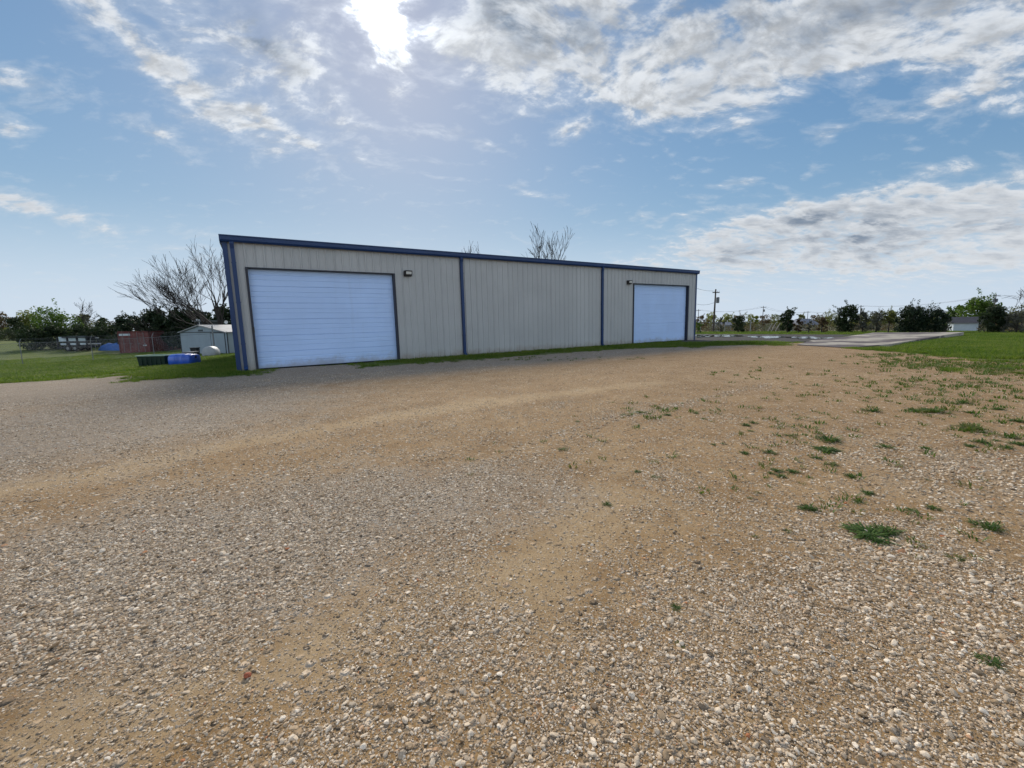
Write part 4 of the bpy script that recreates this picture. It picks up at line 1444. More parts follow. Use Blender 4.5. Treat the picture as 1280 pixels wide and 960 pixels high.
for z in (0.0, hC - .12):
    fr.box(.1001, W - .1001, 0, .1, z, z + .12)
    fr.box(.1001, W - .1001, Lc - .1, Lc, z, z + .12)
    for x in (0.002, W - .098):
        fr.box(x, x + .096, .1001, Lc - .1001, z, z + .12)
fr.build('frame', M_REDBOX, rt)
for k_ in range(2):
    x0 = .105 + k_ * (W - .21) / 2
    x1 = x0 + (W - .21) / 2 - .01
    dmb = MB()
    dmb.box(x0, x1, .03, .07, .125, hC - .125)
    d = dmb.build('door', M_REDBOX, rt)
    for fx in (.28, .72):
        rods = MB()
        x = x0 + (x1 - x0) * fx
        rods.tube([(x, .012, .10), (x, .012, hC - .1)], .02, 6)
        rods.box(x - .03, x + .20, -.012, .005, hC * .42, hC * .42 + .05)
        rods.build('lock_rod', M_GALV, d)
mp_ = MB()
mp_.box(.14, W * .40, .018, .0295, hC * .80, hC * .89)
mp_.build('pale_plate', M_PALE, rt)
mp_ = MB()
mp_.box(W * .78, W * .90, .018, .0295, hC * .32, hC * .37)
mp_.build('pale_plate', M_PALE, rt)

# grey shed with its gable towards the lot
bl, br = gp(228.5, 444), gp(286.5, 443.5)
Ys = bl.y
Wd = (br - bl).length
hw = zat(228, 415.8, Ys) - bl.z
hr = zat(254, 407.8, Ys) - bl.z
ang = math.atan2(br.y - bl.y, br.x - bl.x)
sh = empty('garden_shed', bl, (0, 0, ang), label='weathered grey metal shed with a shallow gable, beside the warehouse corner', cat='shed')
rx_ = Wd * .48
mb = MB()
nb = 11
prof = []
for i in range(nb):
    z0, z1 = hw * i / nb, hw * (i + 1) / nb
    prof += [(-.018, z0), (-.002, z1 - .004)]
mb.extrude(prof, 'x', 0, Wd, closed=False)
mb.add([(0, -.004, hw), (Wd, -.004, hw), (rx_, -.004, hr)], [(0, 1, 2)])
mb.box(0, .02, 0, 3.2, 0, hw)
mb.box(Wd - .02, Wd, 0, 3.2, 0, hw)
mb.box(.021, Wd - .021, 3.18, 3.2, 0, hw)
mb.build('wall', M_SHED, sh)
mb = MB()
for (xa, za, xb, zb_) in ((-.12, hw - .03, rx_, hr + .02), (rx_, hr + .02, Wd + .14, hw - .05)):
    mb.add([(xa, -.16, za), (xb, -.16, zb_), (xb, 3.3, zb_), (xa, 3.3, za), (xa, -.16, za + .07), (xb, -.16, zb_ + .07), (xb, 3.3, zb_ + .07), (xa, 3.3, za + .07)],
           [(0, 1, 2, 3), (4, 7, 6, 5), (0, 4, 5, 1), (3, 2, 6, 7), (0, 3, 7, 4), (1, 5, 6, 2)])
mb.build('roof', M_SHEDROOF, sh)
mb = MB()
mb.box(Wd * .44, Wd * .54, -.035, -.006, hw + .09, hw + .24)
mb.build('vent', M_SEAM, sh)
mb = MB()
mb.box(Wd * .70, Wd * .96, -.050, -.020, .05, hw - .06)
d = mb.build('door', M_SHED, sh)
mb = MB()
for x in (Wd * .695, Wd * .962):
    mb.box(x - .025, x + .025, -.056, -.0195, .03, hw - .08)
mb.box(Wd * .695 - .025, Wd * .962 + .025, -.056, -.0195, hw - .0799, hw - .03)
mb.build('frame', M_SEAM, d)
for x in (-.03, Wd - .03):
    mb = MB()
    mb.box(x, x + .06, -.03, .03, 0, hw - .04)
    mb.build('corner_trim', M_SEAM, sh)
mb = MB()
mb.box(-.06, Wd + .06, -.045, -.0195, hw - .02, hw + .05)
mb.build('fascia', M_SEAM, sh)

# narrow cream shed behind, cut off by the warehouse
b = gp(285.5, 441.0)
hh = zat(287, 416.5, b.y) - b.z
cs = empty('cream_shed', b + Vector((0.0, .6, 0)), (0, 0, R(8)), label='narrow cream shed squeezed between the grey shed and the warehouse', cat='shed')
mb = MB(); mb.box(0, 1.6, 0, 2, 0, hh); mb.build('wall', M_CREAM, cs)
mb = MB(); mb.add([(-.1, -.1, hh), (.8, -.1, hh + .3), (1.7, -.1, hh), (-.1, 2.1, hh), (.8, 2.1, hh + .3), (1.7, 2.1, hh)], [(0, 1, 2), (3, 5, 4), (0, 3, 4, 1), (1, 4, 5, 2), (0, 2, 5, 3)])
mb.build('roof', M_SHEDROOF, cs)
mb = MB(); mb.box(-.005, 1.6, -.02, -.003, hh * .52, hh * .55); mb.build('trim', M_SEAM, cs)

# dark flat-topped frame rising behind the shed, pipes and a dish
Yb = Ys + 4.5
q = on(261, Yb)
z0, z1 = zat(261, 407, Yb), zat(261, 401.2, Yb)
s_ = Yb / F
bf = empty('deer_blind', q, (0, 0, R(5)), label='dark flat-topped blind on legs rising behind the grey shed roof', cat='blind')
mb = MB(); mb.box(-8 * s_, 8 * s_, -.7, .7, z0 - q.z - .3, z1 - q.z - .06); mb.build('cabin', M_DARK, bf)
mb = MB(); mb.box(-9.5 * s_, 9.5 * s_, -.85, .85, z1 - q.z - .059, z1 - q.z + .03); mb.build('roof', M_TRANSF, bf)
for x in (-6.5 * s_, 6.5 * s_):
    for y in (-.55, .55):
        mb = MB(); mb.box(x - .05, x + .05, y - .05, y + .05, 0, z0 - q.z - .301); mb.build('leg', M_WOOD, bf)
for px_, t_, lab in ((247.8, 399.3, 'white vent pipe behind the shed ridge, the taller left one'), (250.6, 400.0, 'white vent pipe behind the shed ridge, the right one beside the dark blind')):
    q = on(px_, Ys + 3.8)
    mb = MB()
    top = zat(px_, t_, Ys + 3.8) - q.z
    mb.tube([(0, 0, 0), (0, 0, top)], .05, 8)
    mb.tube([(0, 0, top - .02), (0, 0, top + .04)], .075, 8)
    o = mb.build('vent_pipe', M_WHITE, label=lab, cat='pipe')
    o.location = q
q = on(283.8, Ys + 2.2)
zc_ = zat(283.8, 402.6, Ys + 2.2) - q.z
dsh = empty('satellite_dish', q, (0, 0, R(10)), label='small white satellite dish on a mast between the shed and the warehouse', cat='dish')
mb = MB(); mb.tube([(0, .1, 0), (0, .1, zc_)], .025, 8); mb.build('mast', M_GALV, dsh)
mb = MB()
vs, fs = [(0, .06, zc_)], []
for ring, (rr2, dy) in enumerate(((.06, .055), (.12, .03), (.165, 0.0))):
    for k_ in range(16):
        a = 2 * math.pi * k_ / 16
        vs.append((rr2 * math.cos(a), dy, zc_ + rr2 * math.sin(a)))
for k_ in range(16):
    fs.append((0, 1 + k_, 1 + (k_ + 1) % 16))
    for r_ in range(2):
        fs.append((1 + r_ * 16 + k_, 1 + r_ * 16 + (k_ + 1) % 16, 17 + r_ * 16 + (k_ + 1) % 16, 17 + r_ * 16 + k_))
mb.add(vs, fs); o = mb.build('reflector', M_WHITE, dsh)
sm_ = o.modifiers.new('thickness', 'SOLIDIFY'); sm_.thickness = .008

# white tank seen end-on and the dark bin beside it
c = gp(259, 447)
rT = 8.6 * c.y / F
tk_ = empty('storage_tank', c, (0, 0, R(4)), label='white round-ended tank seen end-on against the grey shed wall', cat='tank')
mb = MB()
sec = [(-.30, .0), (-.28, .45), (-.2, .75), (-.1, .9), (0, .98), (.1, 1.0), (1.9, 1.0), (2.0, .9), (2.1, .6), (2.15, .0)]
vs, fs = [], []
nseg = 24
for y, k_ in sec:
    for j in range(nseg):
        a = 2 * math.pi * j / nseg
        vs.append((rT * k_ * math.cos(a), y * .28 + .2, rT * .62 + rT * k_ * .98 * math.sin(a)))
for i in range(len(sec) - 1):
    for j in range(nseg):
        fs.append((i * nseg + j, i * nseg + (j + 1) % nseg, (i + 1) * nseg + (j + 1) % nseg, (i + 1) * nseg + j))
mb.add(vs, fs)
mb.build('shell', M_TANK, tk_, smooth=True)
for y in (.30, .62):
    mb = MB(); mb.box(-rT * .5, rT * .5, y - .06, y + .06, -.03, .12); mb.build('saddle', M_SEAM, tk_)
c = gp(244.8, 446.2)
bw = 7.2 * c.y / F
bh = 11 * c.y / F
bn = empty('waste_bin', c, (0, 0, R(6)), label='dark square bin standing left of the white round-ended tank', cat='bin')
mb = MB()
mb.add([(-bw * .42, -bw * .4, 0), (bw * .42, -bw * .4, 0), (bw * .42, bw * .4, 0), (-bw * .42, bw * .4, 0), (-bw * .5, -bw * .48, bh), (bw * .5, -bw * .48, bh), (bw * .5, bw * .48, bh), (-bw * .5, bw * .48, bh)],
       [(0, 3, 2, 1), (4, 5, 6, 7), (0, 1, 5, 4), (1, 2, 6, 5), (2, 3, 7, 6), (3, 0, 4, 7)])
mb.build('body', M_DARK, bn)
mb = MB(); mb.box(-bw * .54, bw * .54, -bw * .54, bw * .54, bh + .002, bh + .05); mb.build('lid', M_DARK, bn)

# green open bin lying in the grass
a0, a1 = gp(172.5, 461.2), gp(207, 460.0)
Wg = 34 * a0.y / F
hg = 15.5 * a0.y / F
ag = R(2)
gb = empty('plastic_trough', a0, (0, 0, ag), label='dark green open-topped plastic trough with a pale rim in the grass', cat='trough')
mb = MB()
dp = .95
def shell(mb, x0, x1, y0, y1, z0, z1, t, splay=.05):
    o_ = [(x0 + splay, y0 + splay, z0), (x1 - splay, y0 + splay, z0), (x1 - splay, y1 - splay, z0), (x0 + splay, y1 - splay, z0), (x0, y0, z1), (x1, y0, z1), (x1, y1, z1), (x0, y1, z1)]
    i_ = [(x0 + splay + t, y0 + splay + t, z0 + t), (x1 - splay - t, y0 + splay + t, z0 + t), (x1 - splay - t, y1 - splay - t, z0 + t), (x0 + splay + t, y1 - splay - t, z0 + t), (x0 + t, y0 + t, z1), (x1 - t, y0 + t, z1), (x1 - t, y1 - t, z1), (x0 + t, y1 - t, z1)]
    mb.add(o_ + i_, [(0, 3, 2, 1), (0, 1, 5, 4), (1, 2, 6, 5), (2, 3, 7, 6), (3, 0, 4, 7), (8, 9, 10, 11), (8, 12, 13, 9), (9, 13, 14, 10), (10, 14, 15, 11), (11, 15, 12, 8), (4, 5, 13, 12), (5, 6, 14, 13), (6, 7, 15, 14), (7, 4, 12, 15)])
shell(mb, 0, Wg, 0, dp, 0, hg, .04)
for i in range(1, 6):
    x = Wg * i / 6
    mb.box(x - .02, x + .02, -.012, .03, .05, hg - .06)
mb.build('body', M_GREENBIN, gb, bevel=.01)
mb = MB()
for (x0, x1, y0, y1) in ((-.04, Wg + .04, -.04, .05), (-.04, Wg + .04, dp - .05, dp + .04), (-.04, .05, .0501, dp - .0501), (Wg - .05, Wg + .04, .0501, dp - .0501)):
    mb.box(x0, x1, y0, y1, hg + .002, hg + .045)
mb.build('rim', M_GREENRIM, gb, bevel=.008)

# blue bin on its side, rounded
a0, a1 = gp(208, 459.6), gp(236, 458.6)
Wb = 27 * a0.y / F
hb = 16.5 * a0.y / F
ab = R(3)
bb = empty('plastic_drum', a0 + Vector((0, .05, 0)), (0, 0, ab), label='bright blue rounded plastic drum lying beside the green trough', cat='drum')
mb = MB()
sec = [(0, .80), (.04, .92), (.08, .97), (.3, .98), (.32, 1.0), (.36, 1.0), (.38, .97), (.62, .96), (.64, .99), (.68, .99), (.70, .95), (.92, .90), (.97, .84), (1.0, .72)]
vs, fs = [], []
for t, k_ in sec:
    for j in range(28):
        a = 2 * math.pi * j / 28
        e = .6
        cx, cz = math.cos(a), math.sin(a)
        cx = math.copysign(abs(cx) ** e, cx); cz = math.copysign(abs(cz) ** e, cz)
        vs.append((t * Wb, .48 + .48 * k_ * cx, hb * .5 + hb * .5 * k_ * cz))
for i in range(len(sec) - 1):
    for j in range(28):
        fs.append((i * 28 + j, i * 28 + (j + 1) % 28, (i + 1) * 28 + (j + 1) % 28, (i + 1) * 28 + j))
fs += [tuple(range(28)), tuple((len(sec) - 1) * 28 + j for j in range(28))[::-1]]
mb.add(vs, fs)
mb.build('body', M_BLUEBIN, bb, smooth=True)
c0 = (Wb * 1.0, .48, hb * .5)
mb = MB(); mb.tube([(Wb * 1.0, .48, hb * .72), (Wb * 1.03, .48, hb * .72)], .06, 10); mb.build('bung', M_DARK, bb)
# black bin behind them
a0 = gp(231, 456.8)
bk = empty('waste_bin', a0 + Vector((0, .5, 0)), (0, 0, R(10)), label='black lidded bin at the right end of the blue drum', cat='bin')
wk = 9.5 * a0.y / F
hk = 15 * a0.y / F
mb = MB()
mb.add([(-wk * .45, -.25, 0), (wk * .62, -.25, 0), (wk * .62, .25, 0), (-wk * .45, .25, 0), (-wk * .5, -.3, hk), (wk * .5, -.3, hk), (wk * .5, .3, hk), (-wk * .5, .3, hk)],
       [(0, 3, 2, 1), (4, 5, 6, 7), (0, 1, 5, 4), (1, 2, 6, 5), (2, 3, 7, 6), (3, 0, 4, 7)])
mb.build('body', M_DARK, bk, bevel=.02)
mb = MB(); mb.box(-wk * .62, wk * .52, -.36, .34, hk + .003, hk + .06); mb.build('lid', M_TRANSF, bk, bevel=.015)

# dark open trailer with three pale panels
b = gp(73, 439.2)
sT = b.y / F
Wt = 33 * sT
hT = zat(88, 420.0, b.y) - b.z
tl = empty('cargo_trailer', b, (0, 0, R(6)), label='dark open trailer with three pale panels under a dark roof, beyond the wire fence', cat='trailer')
mb = MB(); mb.box(0, Wt, 0, 1.6, .35, .5); mb.build('bed', M_DARK, tl)
for i in range(4):
    x = Wt * i / 3
    for y in (0.03, 1.5):
        mb = MB()
        mb.box(x - .06, x + .06, y, y + .08, .501, hT - .22)
        mb.build('post', M_DARK, tl)
mb = MB(); mb.box(.6, Wt - .1, -.05, 1.65, hT - .219, hT - .1); mb.build('roof', M_DARK, tl)
mb = MB(); mb.box(1.0, Wt * .72, .1, 1.3, hT - .099, hT + .02); mb.build('roof_cover', M_GREENBIN, tl)
mb = MB(); mb.box(.02, Wt - .02, 1.2, 1.25, .5, hT - .22); mb.build('back_board', M_DARK, tl)
for i in range(3):
    x0 = Wt * i / 3 + .14
    x1 = Wt * (i + 1) / 3 - .14
    mb = MB()
    mb.box(x0, x1, .10, .14, .501 + .62, .501 + 1.15)
    mb.box(x0 + .12, x1 - .05, .10, .14, .501 + .20, .501 + .42)
    mb.build('pale_panel', M_PALE, tl)
for x in (Wt * .38, Wt * .62):
    for y in (-.08, 1.6):
        mb = MB(); mb.tube([(x, y - .09, .32), (x, y + .09, .32)], .32, 16); w_ = mb.build('wheel', M_RUBBER, tl)
        mb = MB(); mb.tube([(x, y - .1, .32), (x, y + .1, .32)], .16, 12); mb.build('hub', M_GALV, w_)

# white rack
b = gp(106, 438.2)
sR = b.y / F
rk = empty('white_rack', b, (0, 0, R(4)), label='white tubular rack with a flat shelf right of the dark trailer', cat='rack')
Wr = 13 * sR
z1 = zat(110, 430, b.y) - b.z
z2 = zat(110, 422.6, b.y) - b.z
mb = MB(); mb.box(-.1, Wr, 0, .8, z1 - .04, z1 + .07); mb.build('shelf', M_WHITE, rk)
mb = MB(); mb.tube([(0, .4, z2), (Wr + .2, .4, z2)], .035, 6); mb.build('top_bar', M_WHITE, rk)
mb = MB(); mb.tube([(Wr * .35, .4, z2 - .036), (Wr * .75, .4, z1 + .08)], .04, 6); mb.build('brace', M_WHITE, rk)
for x in (.05, Wr - .05):
    for y in (.06, .74):
        mb = MB(); mb.tube([(x, y, 0), (x, y, z1 - .041)], .03, 6); mb.build('leg', M_GALV, rk)
mb = MB(); mb.tube([(.05, .74, z1 + .071), (.05, .42, z2 - .02)], .03, 6); mb.build('upright', M_WHITE, rk)

# blue tarpaulin over a heap
b0_, b1_ = gp(122, 438.4), gp(151, 438.0)
c = (b0_ + b1_) / 2
wt_ = 29 * c.y / F
ht_ = zat(137, 428.8, c.y) - c.z
mb = MB()
nx_, ny_ = 26, 12
vs, fs = [], []
for j in range(ny_ + 1):
    for i in range(nx_ + 1):
        u, v = i / nx_ * 2 - 1, j / ny_ * 2 - 1
        k_ = max(0, 1 - abs(u) ** 5) ** .5 * max(0, 1 - abs(v) ** 4) ** .6
        z = ht_ * k_ * (1 + .05 * math.sin(u * 9 + v * 4) + .05 * u)
        vs.append((u * wt_ * .5, v * .9, z - .03))
for j in range(ny_):
    for i in range(nx_):
        a = j * (nx_ + 1) + i
        fs.append((a, a + 1, a + nx_ + 2, a + nx_ + 1))
mb.add(vs, fs)
o = mb.build('tarp_heap', M_TARP, smooth=True, label='blue tarpaulin stretched over a low heap left of the red container', cat='tarp')
o.location = c + Vector((0, .9, 0))
o.rotation_euler.z = R(3)

# chain link fence: posts with angled arms, rail, barbed strands, woven mesh
FP = [(-68, 461.5, 418), (29, 457, 412.5), (117, 452, 412.5), (193.5, 448.3, 411.5), (269, 444.6, 402.0)]
fence = None
posts = [gp(a, b_) for a, b_, t in FP]
fence = empty('chain_link_fence', posts[1], label='wire fence with slim posts and barbed strand running along the left lawn', cat='fence')
O = posts[1]
tops = []
for (a, b_, t), p in zip(FP, posts):
    h = zat(a, t, p.y) - p.z
    hh_ = min(h, 2.05) if t > 405 else h
    mb = MB()
    q = p - O
    mb.tube([q, q + Vector((0, 0, hh_ - .30))], .024 if t > 405 else .055, 8)
    if t > 405:
        mb.tube([q + Vector((0, 0, hh_ - .3)), q + Vector((.05, .12, hh_))], [.02, .016], 6)
    mb.build('post', M_GALV, fence)
    tops.append(q + Vector((0, 0, min(hh_, 2.05) - .36)))
rl = MB()
for a, b_ in zip(tops[:-1], tops[1:]):
    rl.tube([a, b_], .013, 6)
rl.build('top_rail', M_GALV, fence)
bw_ = MB()
for dz in (.13, .25, .34):
    for a, b_ in zip(tops[:-1], tops[1:]):
        off = Vector((.02, .04, dz))
        mid = (a + b_) / 2 + off - Vector((0, 0, .03))
        bw_.tube([a + off, mid, b_ + off], .0035, 3, cap=False)
bw_.build('barbed_wire', M_WIRE, fence)
ms = MB()
for a, b_ in zip(tops[:-1], tops[1:]):
    ln = (b_ - a).length
    n_ = int(ln / .075)
    H_ = 1.55
    for i in range(n_):
        t0 = i / n_
        for sg in (1, -1):
            t1 = t0 + sg * H_ / ln
            tz_ = 0 if t1 >= 0 and t1 <= 1 else 1
            t1c = min(1, max(0, t1))
            frac = abs(t1c - t0) * ln / H_
            p0 = a.lerp(b_, t0)
            p1 = a.lerp(b_, t1c) - Vector((0, 0, H_ * frac))
            ms.tube([p0, p1], .0016, 3, cap=False)
ms.build('wire_mesh', M_WIRE, fence)

# ------------------------------------------------------------------ things on the right
# white garage, its roof ridge parallel to the picture
b = on(1208, 100)
s_ = 100 / F
ga = empty('garage', b, (0, 0, R(-36)), label='small white garage with a dark pitched roof beyond the cedars', cat='garage')
w_ = 21 * s_
hw_ = zat(1208, 403.3, 100) - b.z
hr_ = zat(1208, 396.0, 100) - b.z
x0, x1 = -w_ * .5, w_ * .85
mb = MB(); mb.box(x0, x1, 0, 6, -.2, hw_); mb.build('wall', M_HOUSE, ga)
mb = MB(); mb.add([(x0 - .4, -.5, hw_ - .1), (x1 + .4, -.5, hw_ - .1), (x1 + .4, 3, hr_), (x0 - .4, 3, hr_), (x0 - .4, 6.5, hw_ - .1), (x1 + .4, 6.5, hw_ - .1)], [(0, 1, 2, 3), (3, 2, 5, 4), (0, 3, 4), (1, 5, 2), (0, 4, 5, 1)]); mb.build('roof', M_SHINGLE, ga)
mb = MB(); mb.box(x0 + w_ * .08, x0 + w_ * .92, -.05, -.003, 0, hw_ * .86); d = mb.build('garage_door', M_HOUSE, ga)
mb = MB(); mb.box(x0 + w_ * 1.02, x1 - .03, -.04, -.003, .0, hw_ - .12); mb.build('open_bay', M_WINDOW, ga)

# grey house, mostly hidden by the shrubs
b = on(1012, 110)
s_ = 110 / F
hs_ = empty('house', b, (0, 0, R(6)), label='low house with a grey roof half hidden behind the shrubs', cat='house')
x0, x1 = -14 * s_, 12 * s_
hw_ = zat(1012, 405.5, 110) - b.z
hr_ = zat(1012, 398.2, 110) - b.z
mb = MB(); mb.box(x0, x1, 0, 4, -.3, hw_); mb.build('wall', M_TAN, hs_)
mb = MB(); mb.add([(x0 - .5, -.6, hw_ - .1), (x1 + .5, -.6, hw_ - .1), (x1 - .8, 2, hr_), (x0 + .8, 2, hr_), (x0 - .5, 4.6, hw_ - .1), (x1 + .5, 4.6, hw_ - .1)], [(0, 1, 2, 3), (3, 2, 5, 4), (0, 3, 4), (1, 5, 2), (0, 4, 5, 1)]); mb.build('roof', M_GREYROOF, hs_)
for x in (x0 + .8, x0 + 2.6, x1 - 1.8):
    mb = MB(); mb.box(x, x + 1.0, -.04, -.004, 1.0, 2.0); mb.build('window', M_WINDOW, hs_)
# pale grey house roof left of it
b = on(905, 140)
h2 = empty('house', b, (0, 0, R(-5)), label='pale grey house among the far trees right of the big utility pole', cat='house')
mb = MB(); mb.box(-2, 2.4, 0, 4, -.3, 2.4); mb.build('wall', M_GREYROOF, h2)
mb = MB(); mb.add([(-2.4, -.5, 2.3), (2.8, -.5, 2.3), (2.8, 2, 3.4), (-2.4, 2, 3.4), (-2.4, 4.5, 2.3), (2.8, 4.5, 2.3)], [(0, 1, 2, 3), (3, 2, 5, 4), (0, 3, 4), (1, 5, 2), (0, 4, 5, 1)]); mb.build('roof', M_GREYROOF, h2)
mb = MB(); mb.box(-1, .4, -.04, -.004, .9, 2.0); mb.build('window', M_WINDOW, h2)

# utility poles
tips = {}
def pole(px, top_py, Y, label, arm=True, cans=1, lean=0.0, r=.11, aw=1.0):
    b = on(px, Y)
    h = zat(px, top_py, Y) - b.z
    pr = empty('utility_pole', b, label=label, cat='utility pole', group='utility poles on the right')
    mb = MB(); mb.tube([(0, 0, -.3), (lean * h * .5, 0, h * .5), (lean * h, 0, h)], [r * 1.2, r, r * .75], 8); mb.build('pole', M_POLE, pr)
    if arm:
        mb = MB(); mb.box(lean * h - aw, lean * h + aw, -.05 - r, .05 - r, h - .55, h - .43); ar = mb.build('crossarm', M_POLE, pr)
        for x in (-.9 * aw, -.4 * aw, .4 * aw, .9 * aw):
            mb = MB()
            mb.tube([(lean * h + x, -r, h - .43), (lean * h + x, -r, h - .25)], .035, 6)
            mb.build('insulator', M_PALE, ar)
    for k_ in range(cans):
        sg = (1, -1)[k_ % 2]
        x = lean * h * .85 + sg * (r + .26)
        mb = MB(); mb.tube([(x, 0, h * .985 - 1.9), (x, 0, h * .985 - 1.85), (x, 0, h * .985 - 1.1), (x, 0, h * .985 - 1.05)], [.16, .22, .22, .12], 12); mb.build('transformer', M_TRANSF, pr)
    tips[px] = b + Vector((lean * h, -r, h - .25))
    return pr
pole(892, 361.5, 62, 'tall dark utility pole with a transformer, the nearest one beside the warehouse', cans=1, lean=.012, r=.12, aw=.5)
pole(953, 382.5, 150, 'slim utility pole with a transformer left of the spiky dark shrub', cans=1)
pole(872.5, 386.5, 165, 'faint far utility pole just right of the warehouse corner', cans=0, r=.12)
pole(1009, 389, 190, 'short-looking far utility pole above the grey house roof', cans=0, r=.12)
pole(1074.5, 381.5, 165, 'far utility pole right of the tall conical shrub', cans=1, r=.16)
pole(1241, 367.5, 108, 'utility pole with two transformers behind the dark round cedar', cans=2)
pole(1360, 371, 112, 'utility pole beyond the right edge of the photo', cans=0)
pole(820, 388, 170, 'utility pole hidden behind the warehouse', cans=0)
def wire(name, a, b, sag, dx, label, r=.02):
    mb = MB()
    pts = []
    for i in range(13):
        t = i / 12
        p = a.lerp(b, t)
        pts.append(p + Vector((dx, 0, -sag * 4 * t * (1 - t))))
    mb.tube(pts, r, 4, cap=False)
    return mb.build(name, M_CABLE, label=label, cat='power line', group='power lines on the right')
LB = 'power line from '
for a, b, nm in ((820, 872.5, 'the hidden pole to the faint pole by the warehouse'), (872.5, 953, 'the faint pole by the warehouse to the slim pole'), (953, 1009, 'the slim pole to the short far pole'), (1009, 1074.5, 'the short far pole to the conical-shrub pole'),
                 (1074.5, 1241, 'the conical-shrub pole to the two-transformer pole'), (1241, 1360, 'the two-transformer pole to the right edge')):
    for dx, w_ in ((-.9, 'nearer strand'), (.9, 'farther strand')):
        wire('power_line', tips[a], tips[b], 1.2, dx, LB + nm + ', ' + w_)
q = on(845, 55)
wire('power_line', tips[892], q + Vector((0, 0, 7.5)), .6, -.4, 'slack service cable from the tall near pole to behind the warehouse', r=.016)
wire('power_line', tips[892] - Vector((0, 0, 1.6)), q + Vector((0, 0, 5.2)), .9, 0, 'lower slack cable from the tall near pole to behind the warehouse', r=.016)

# wire fence in front of the far trees, leaning posts, a stump
fr_ = empty('wire_fence', on(900, 58), label='low wire fence with pale top rail in front of the far trees', cat='fence')
O = on(900, 58)
ends = []
for px_ in (848, 876, 906, 938.5):
    q = on(px_, 58) - O
    h = 1.45 if px_ < 930 else 1.75
    mb = MB(); mb.tube([q, q + Vector((0, 0, h))], .035 if px_ < 930 else .06, 6); mb.build('post', M_GALV, fr_)
    ends.append(q)
mb = MB()
for a, b in zip(ends[:-1], ends[1:]):
    mb.tube([a + Vector((0, 0, 1.42)), b + Vector((0, 0, 1.42))], .022, 5)
mb.build('rail', M_GALV, fr_)
mb = MB()
for a, b in zip(ends[:-1], ends[1:]):
    for z in (.3, .6, .9, 1.15):
        mb.tube([a + Vector((0, 0, z)), b + Vector((0, 0, z))], .004, 3)
mb.build('wire', M_WIRE, fr_)
for px_, dx, lab in ((963, 5.5, 'leftmost of the three pale poles leaning right behind the pad'), (967, 6.0, 'middle of the three pale poles leaning right behind the pad'), (972, 6.5, 'rightmost of the three pale poles leaning right behind the pad')):
    q = on(px_ - 3, 54)
    q2 = on(px_ - 3 + dx, 54.5)
    mb = MB(); d = q2 - q
    mb.tube([(0, 0, -.05), (d.x * .5, d.y * .5, .62), (d.x, d.y, 1.2)], [.05, .045, .035], 6)
    o = mb.build('leaning_pole', M_WOOD, label=lab, cat='pole', group='pale poles leaning behind the pad')
    o.location = q
q = gp(1180.5, 417)
mb = MB(); mb.tube([(0, 0, -.1), (.01, 0, .32), (.03, 0, .62)], [.12, .10, .09], 8)
o = mb.build('fence_post', M_POLE, label='short dark stump of a post right of the wide dark cedars', cat='post'); o.location = q
# small pale propane cylinder near the spiky shrub
q = on(989, 60)
mb = MB(); mb.tube([(0, 0, 0), (0, 0, .05), (0, 0, .5), (0, 0, .68), (0, 0, .72)], [.14, .18, .18, .11, .04], 12)
o = mb.build('gas_cylinder', M_WHITE, smooth=True, label='small white upright cylinder beside the spiky dark shrub', cat='cylinder'); o.location = q

# ------------------------------------------------------------------ weeds in the lot
def weed_mesh(i, mat, n, tall):
    rnd = random.Random(100 + i)
    mb = MB()
    for _ in range(n):
        a = rnd.uniform(0, 6.28)
        r0_ = rnd.uniform(0, .55)
        cx, cy = r0_ * math.cos(a) * rnd.uniform(.6, 1), r0_ * math.sin(a) * rnd.uniform(.5, .9)
        if math.sin(3 * a + i) > .55 and r0_ > .2:
            continue
        da = a + rnd.gauss(0, .7)
        ln = rnd.uniform(.12, .48)
        el = rnd.uniform(.1, 1.0) * tall
        w = rnd.uniform(.012, .032)
        dx, dy = math.cos(da), math.sin(da)
        pts = [(0, .02), (.35, .55), (.7, .85), (1.0, .75 - rnd.random() * .5)]
        ws = [.3, 1, .8, .05]
        vs = []
        for (t, zt), ww in zip(pts, ws):
            x, y, z = cx + dx * ln * t, cy + dy * ln * t, ln * el * zt
            vs += [(x - dy * w * ww, y + dx * w * ww, z), (x + dy * w * ww, y - dx * w * ww, z + w * .15)]
        mb.add(vs, [(0, 1, 3, 2), (2, 3, 5, 4), (4, 5, 7, 6)])
    me = bpy.data.meshes.new('weed')
    me.from_pydata(mb.v, [], mb.f)
    me.materials.append(mat)
    return me


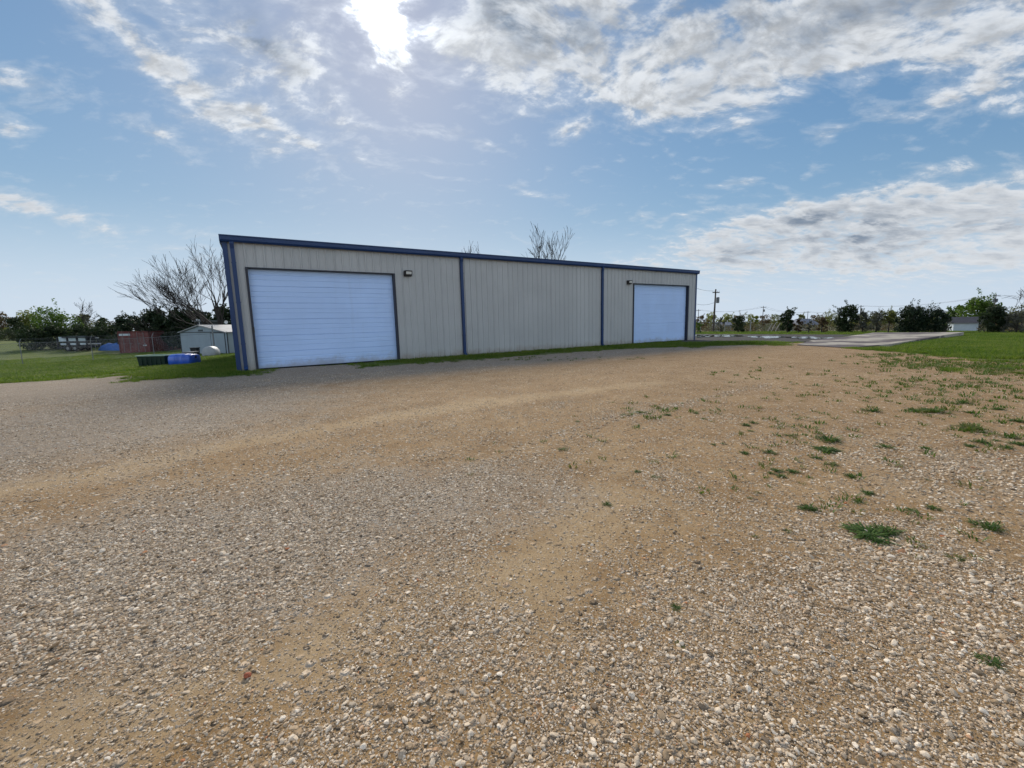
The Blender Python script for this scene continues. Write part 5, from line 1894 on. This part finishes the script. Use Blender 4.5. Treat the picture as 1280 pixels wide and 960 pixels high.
WM = [weed_mesh(0, L_WEED, 190, .8), weed_mesh(1, L_WEED, 150, .9), weed_mesh(2, L_WEED, 110, .6), weed_mesh(3, L_WEEDY, 90, .5), weed_mesh(4, L_WEED, 330, .42)]
for q_ in WM:
    pass
GW = 'weed clumps growing in the gravel'
S1 = 'small dark green weed clump in the gravel at the right of the lot'
S2 = 'pale yellowish low weed clump in the gravel'
S3 = 'small weed clump in the distant gravel below the right lawn'
S4 = 'small weed clump along the wheel track in the middle of the lot'
weeds = [  # x, y, width px, mesh, label
    (1088, 668, 56, 4, 'largest dark green weed patch, alone in the gravel at right'),
    (1109, 664, 34, 0, 'bushy weed at the right end of the largest dark weed patch'),
    (1010, 636, 22, 0, 'upright leafy weed left of and beyond the largest weed patch'),
    (1234, 659, 26, 1, 'dark weed clump near the right edge, level with the largest patch'),
    (845, 760, 14, 1, 'small lone weed in the foreground gravel, lower centre right'),
    (1238, 828, 20, 1, 'dark weed in the foreground gravel near the lower right corner'),
    (759, 631, 15, 1, 'lone weed in bare sandy gravel near the middle of the lot'),
    (820, 597, 16, 3, 'yellow weed tuft left of the green clumps in mid lot'),
    (850, 806, 14, 3, 'faint yellowish sprout below the small lone foreground weed'),
    (1036, 551, 30, 1, 'wide weed clump at the top of the mid-lot cluster'),
    (1034, 563, 34, 4, 'wide low weed mat in the mid-lot cluster'),
    (1021, 573, 12, 0, S1), (1041, 581, 13, 1, S1), (931, 567, 14, 0, S1), (962, 566, 18, 1, S1), (972, 589, 16, 0, S1), (977, 596, 15, 1, S1), (991, 590, 16, 0, S1), (964, 592, 10, 1, S1),
    (1063, 596, 14, 1, S1), (1107, 559, 20, 2, S1), (1157, 561, 12, 1, S1), (1085, 617, 15, 0, S1), (1073, 628, 14, 2, S1), (1138, 638, 13, 2, S1), (1167, 636, 14, 1, S1), (797, 590, 11, 0, S1),
    (1226, 553, 22, 1, S3), (1213, 558, 16, 0, S3), (1258, 560, 18, 1, S3), (1275, 556, 22, 0, S3), (1246, 551, 12, 2, S3), (1144, 514, 20, 0, S3), (1170, 515, 34, 2, S3), (1090, 514, 26, 1, S3),
    (1228, 541, 12, 1, S3), (1212, 516, 14, 0, S3), (1205, 504, 20, 1, S3), (1247, 512, 16, 0, S3), (1271, 527, 20, 1, S3), (1262, 547, 26, 2, S3), (1195, 505, 16, 2, S3),
    (1212, 534, 24, 3, S2), (946, 616, 10, 3, S2), (938, 623, 9, 3, S2), (945, 671, 10, 3, S2), (1195, 697, 18, 3, S2), (984, 664, 12, 3, S2), (990, 545, 18, 3, S2), (705, 562, 20, 3, S2), (570, 452.5, 22, 3, S2),
    (933, 532, 14, 0, S4), (942, 529, 12, 1, S4), (938, 539, 10, 2, S4), (800, 516, 18, 2, S4), (780, 519, 12, 2, S4), (870, 517, 9, 1, S4), (834, 519, 12, 0, S4), (722, 527, 10, 2, S4), (880, 524, 10, 2, S4), (905, 555, 9, 2, S4), (892, 556, 8, 1, S4),
]
first = {}
for (px_, py_, wpx, k_, lab) in weeds:
    b = gp(px_, py_)
    dist = (b - Vector((0, 0, ZC))).length
    sc = wpx * dist / F / (1.75 if wpx > 30 else 1.9 if lab is S3 else 1.4)
    if k_ in first:
        o = first[k_].copy()
    else:
        o = bpy.data.objects.new('weed_clump', WM[k_])
        first[k_] = o
    COL.objects.link(o)
    o.location = b
    o.rotation_euler = (0, 0, random.uniform(0, 6.28))
    o.scale = (sc, sc, sc * .85)
    props(o, lab, 'weed', GW)
# a lump of red brick lying in the foreground
b = gp(309, 846)
bm = bmesh.new()
bmesh.ops.create_icosphere(bm, subdivisions=3, radius=.013)
for v in bm.verts:
    v.co *= 1 + .35 * mnoise.noise(v.co * 60)
    v.co.z = v.co.z * .7
    v.co.x *= 1.25
me = bpy.data.meshes.new('brick_fragment')
bm.to_mesh(me); bm.free()
me.materials.append(painted('brick_red', (.30, .085, .04), .9, .3, 40))
o = bpy.data.objects.new('brick_fragment', me)
o.location = b + Vector((0, 0, .008))
COL.objects.link(o)
props(o, 'orange-red brick fragment lying in the gravel at lower left', 'rubble')

# ------------------------------------------------------------------ render settings
scene.view_settings.view_transform = 'Standard'
scene.view_settings.look = 'None'
scene.view_settings.gamma = 1
scene.view_settings.exposure = 1.1
scene.render.engine = 'CYCLES'
scene.cycles.use_denoising = True
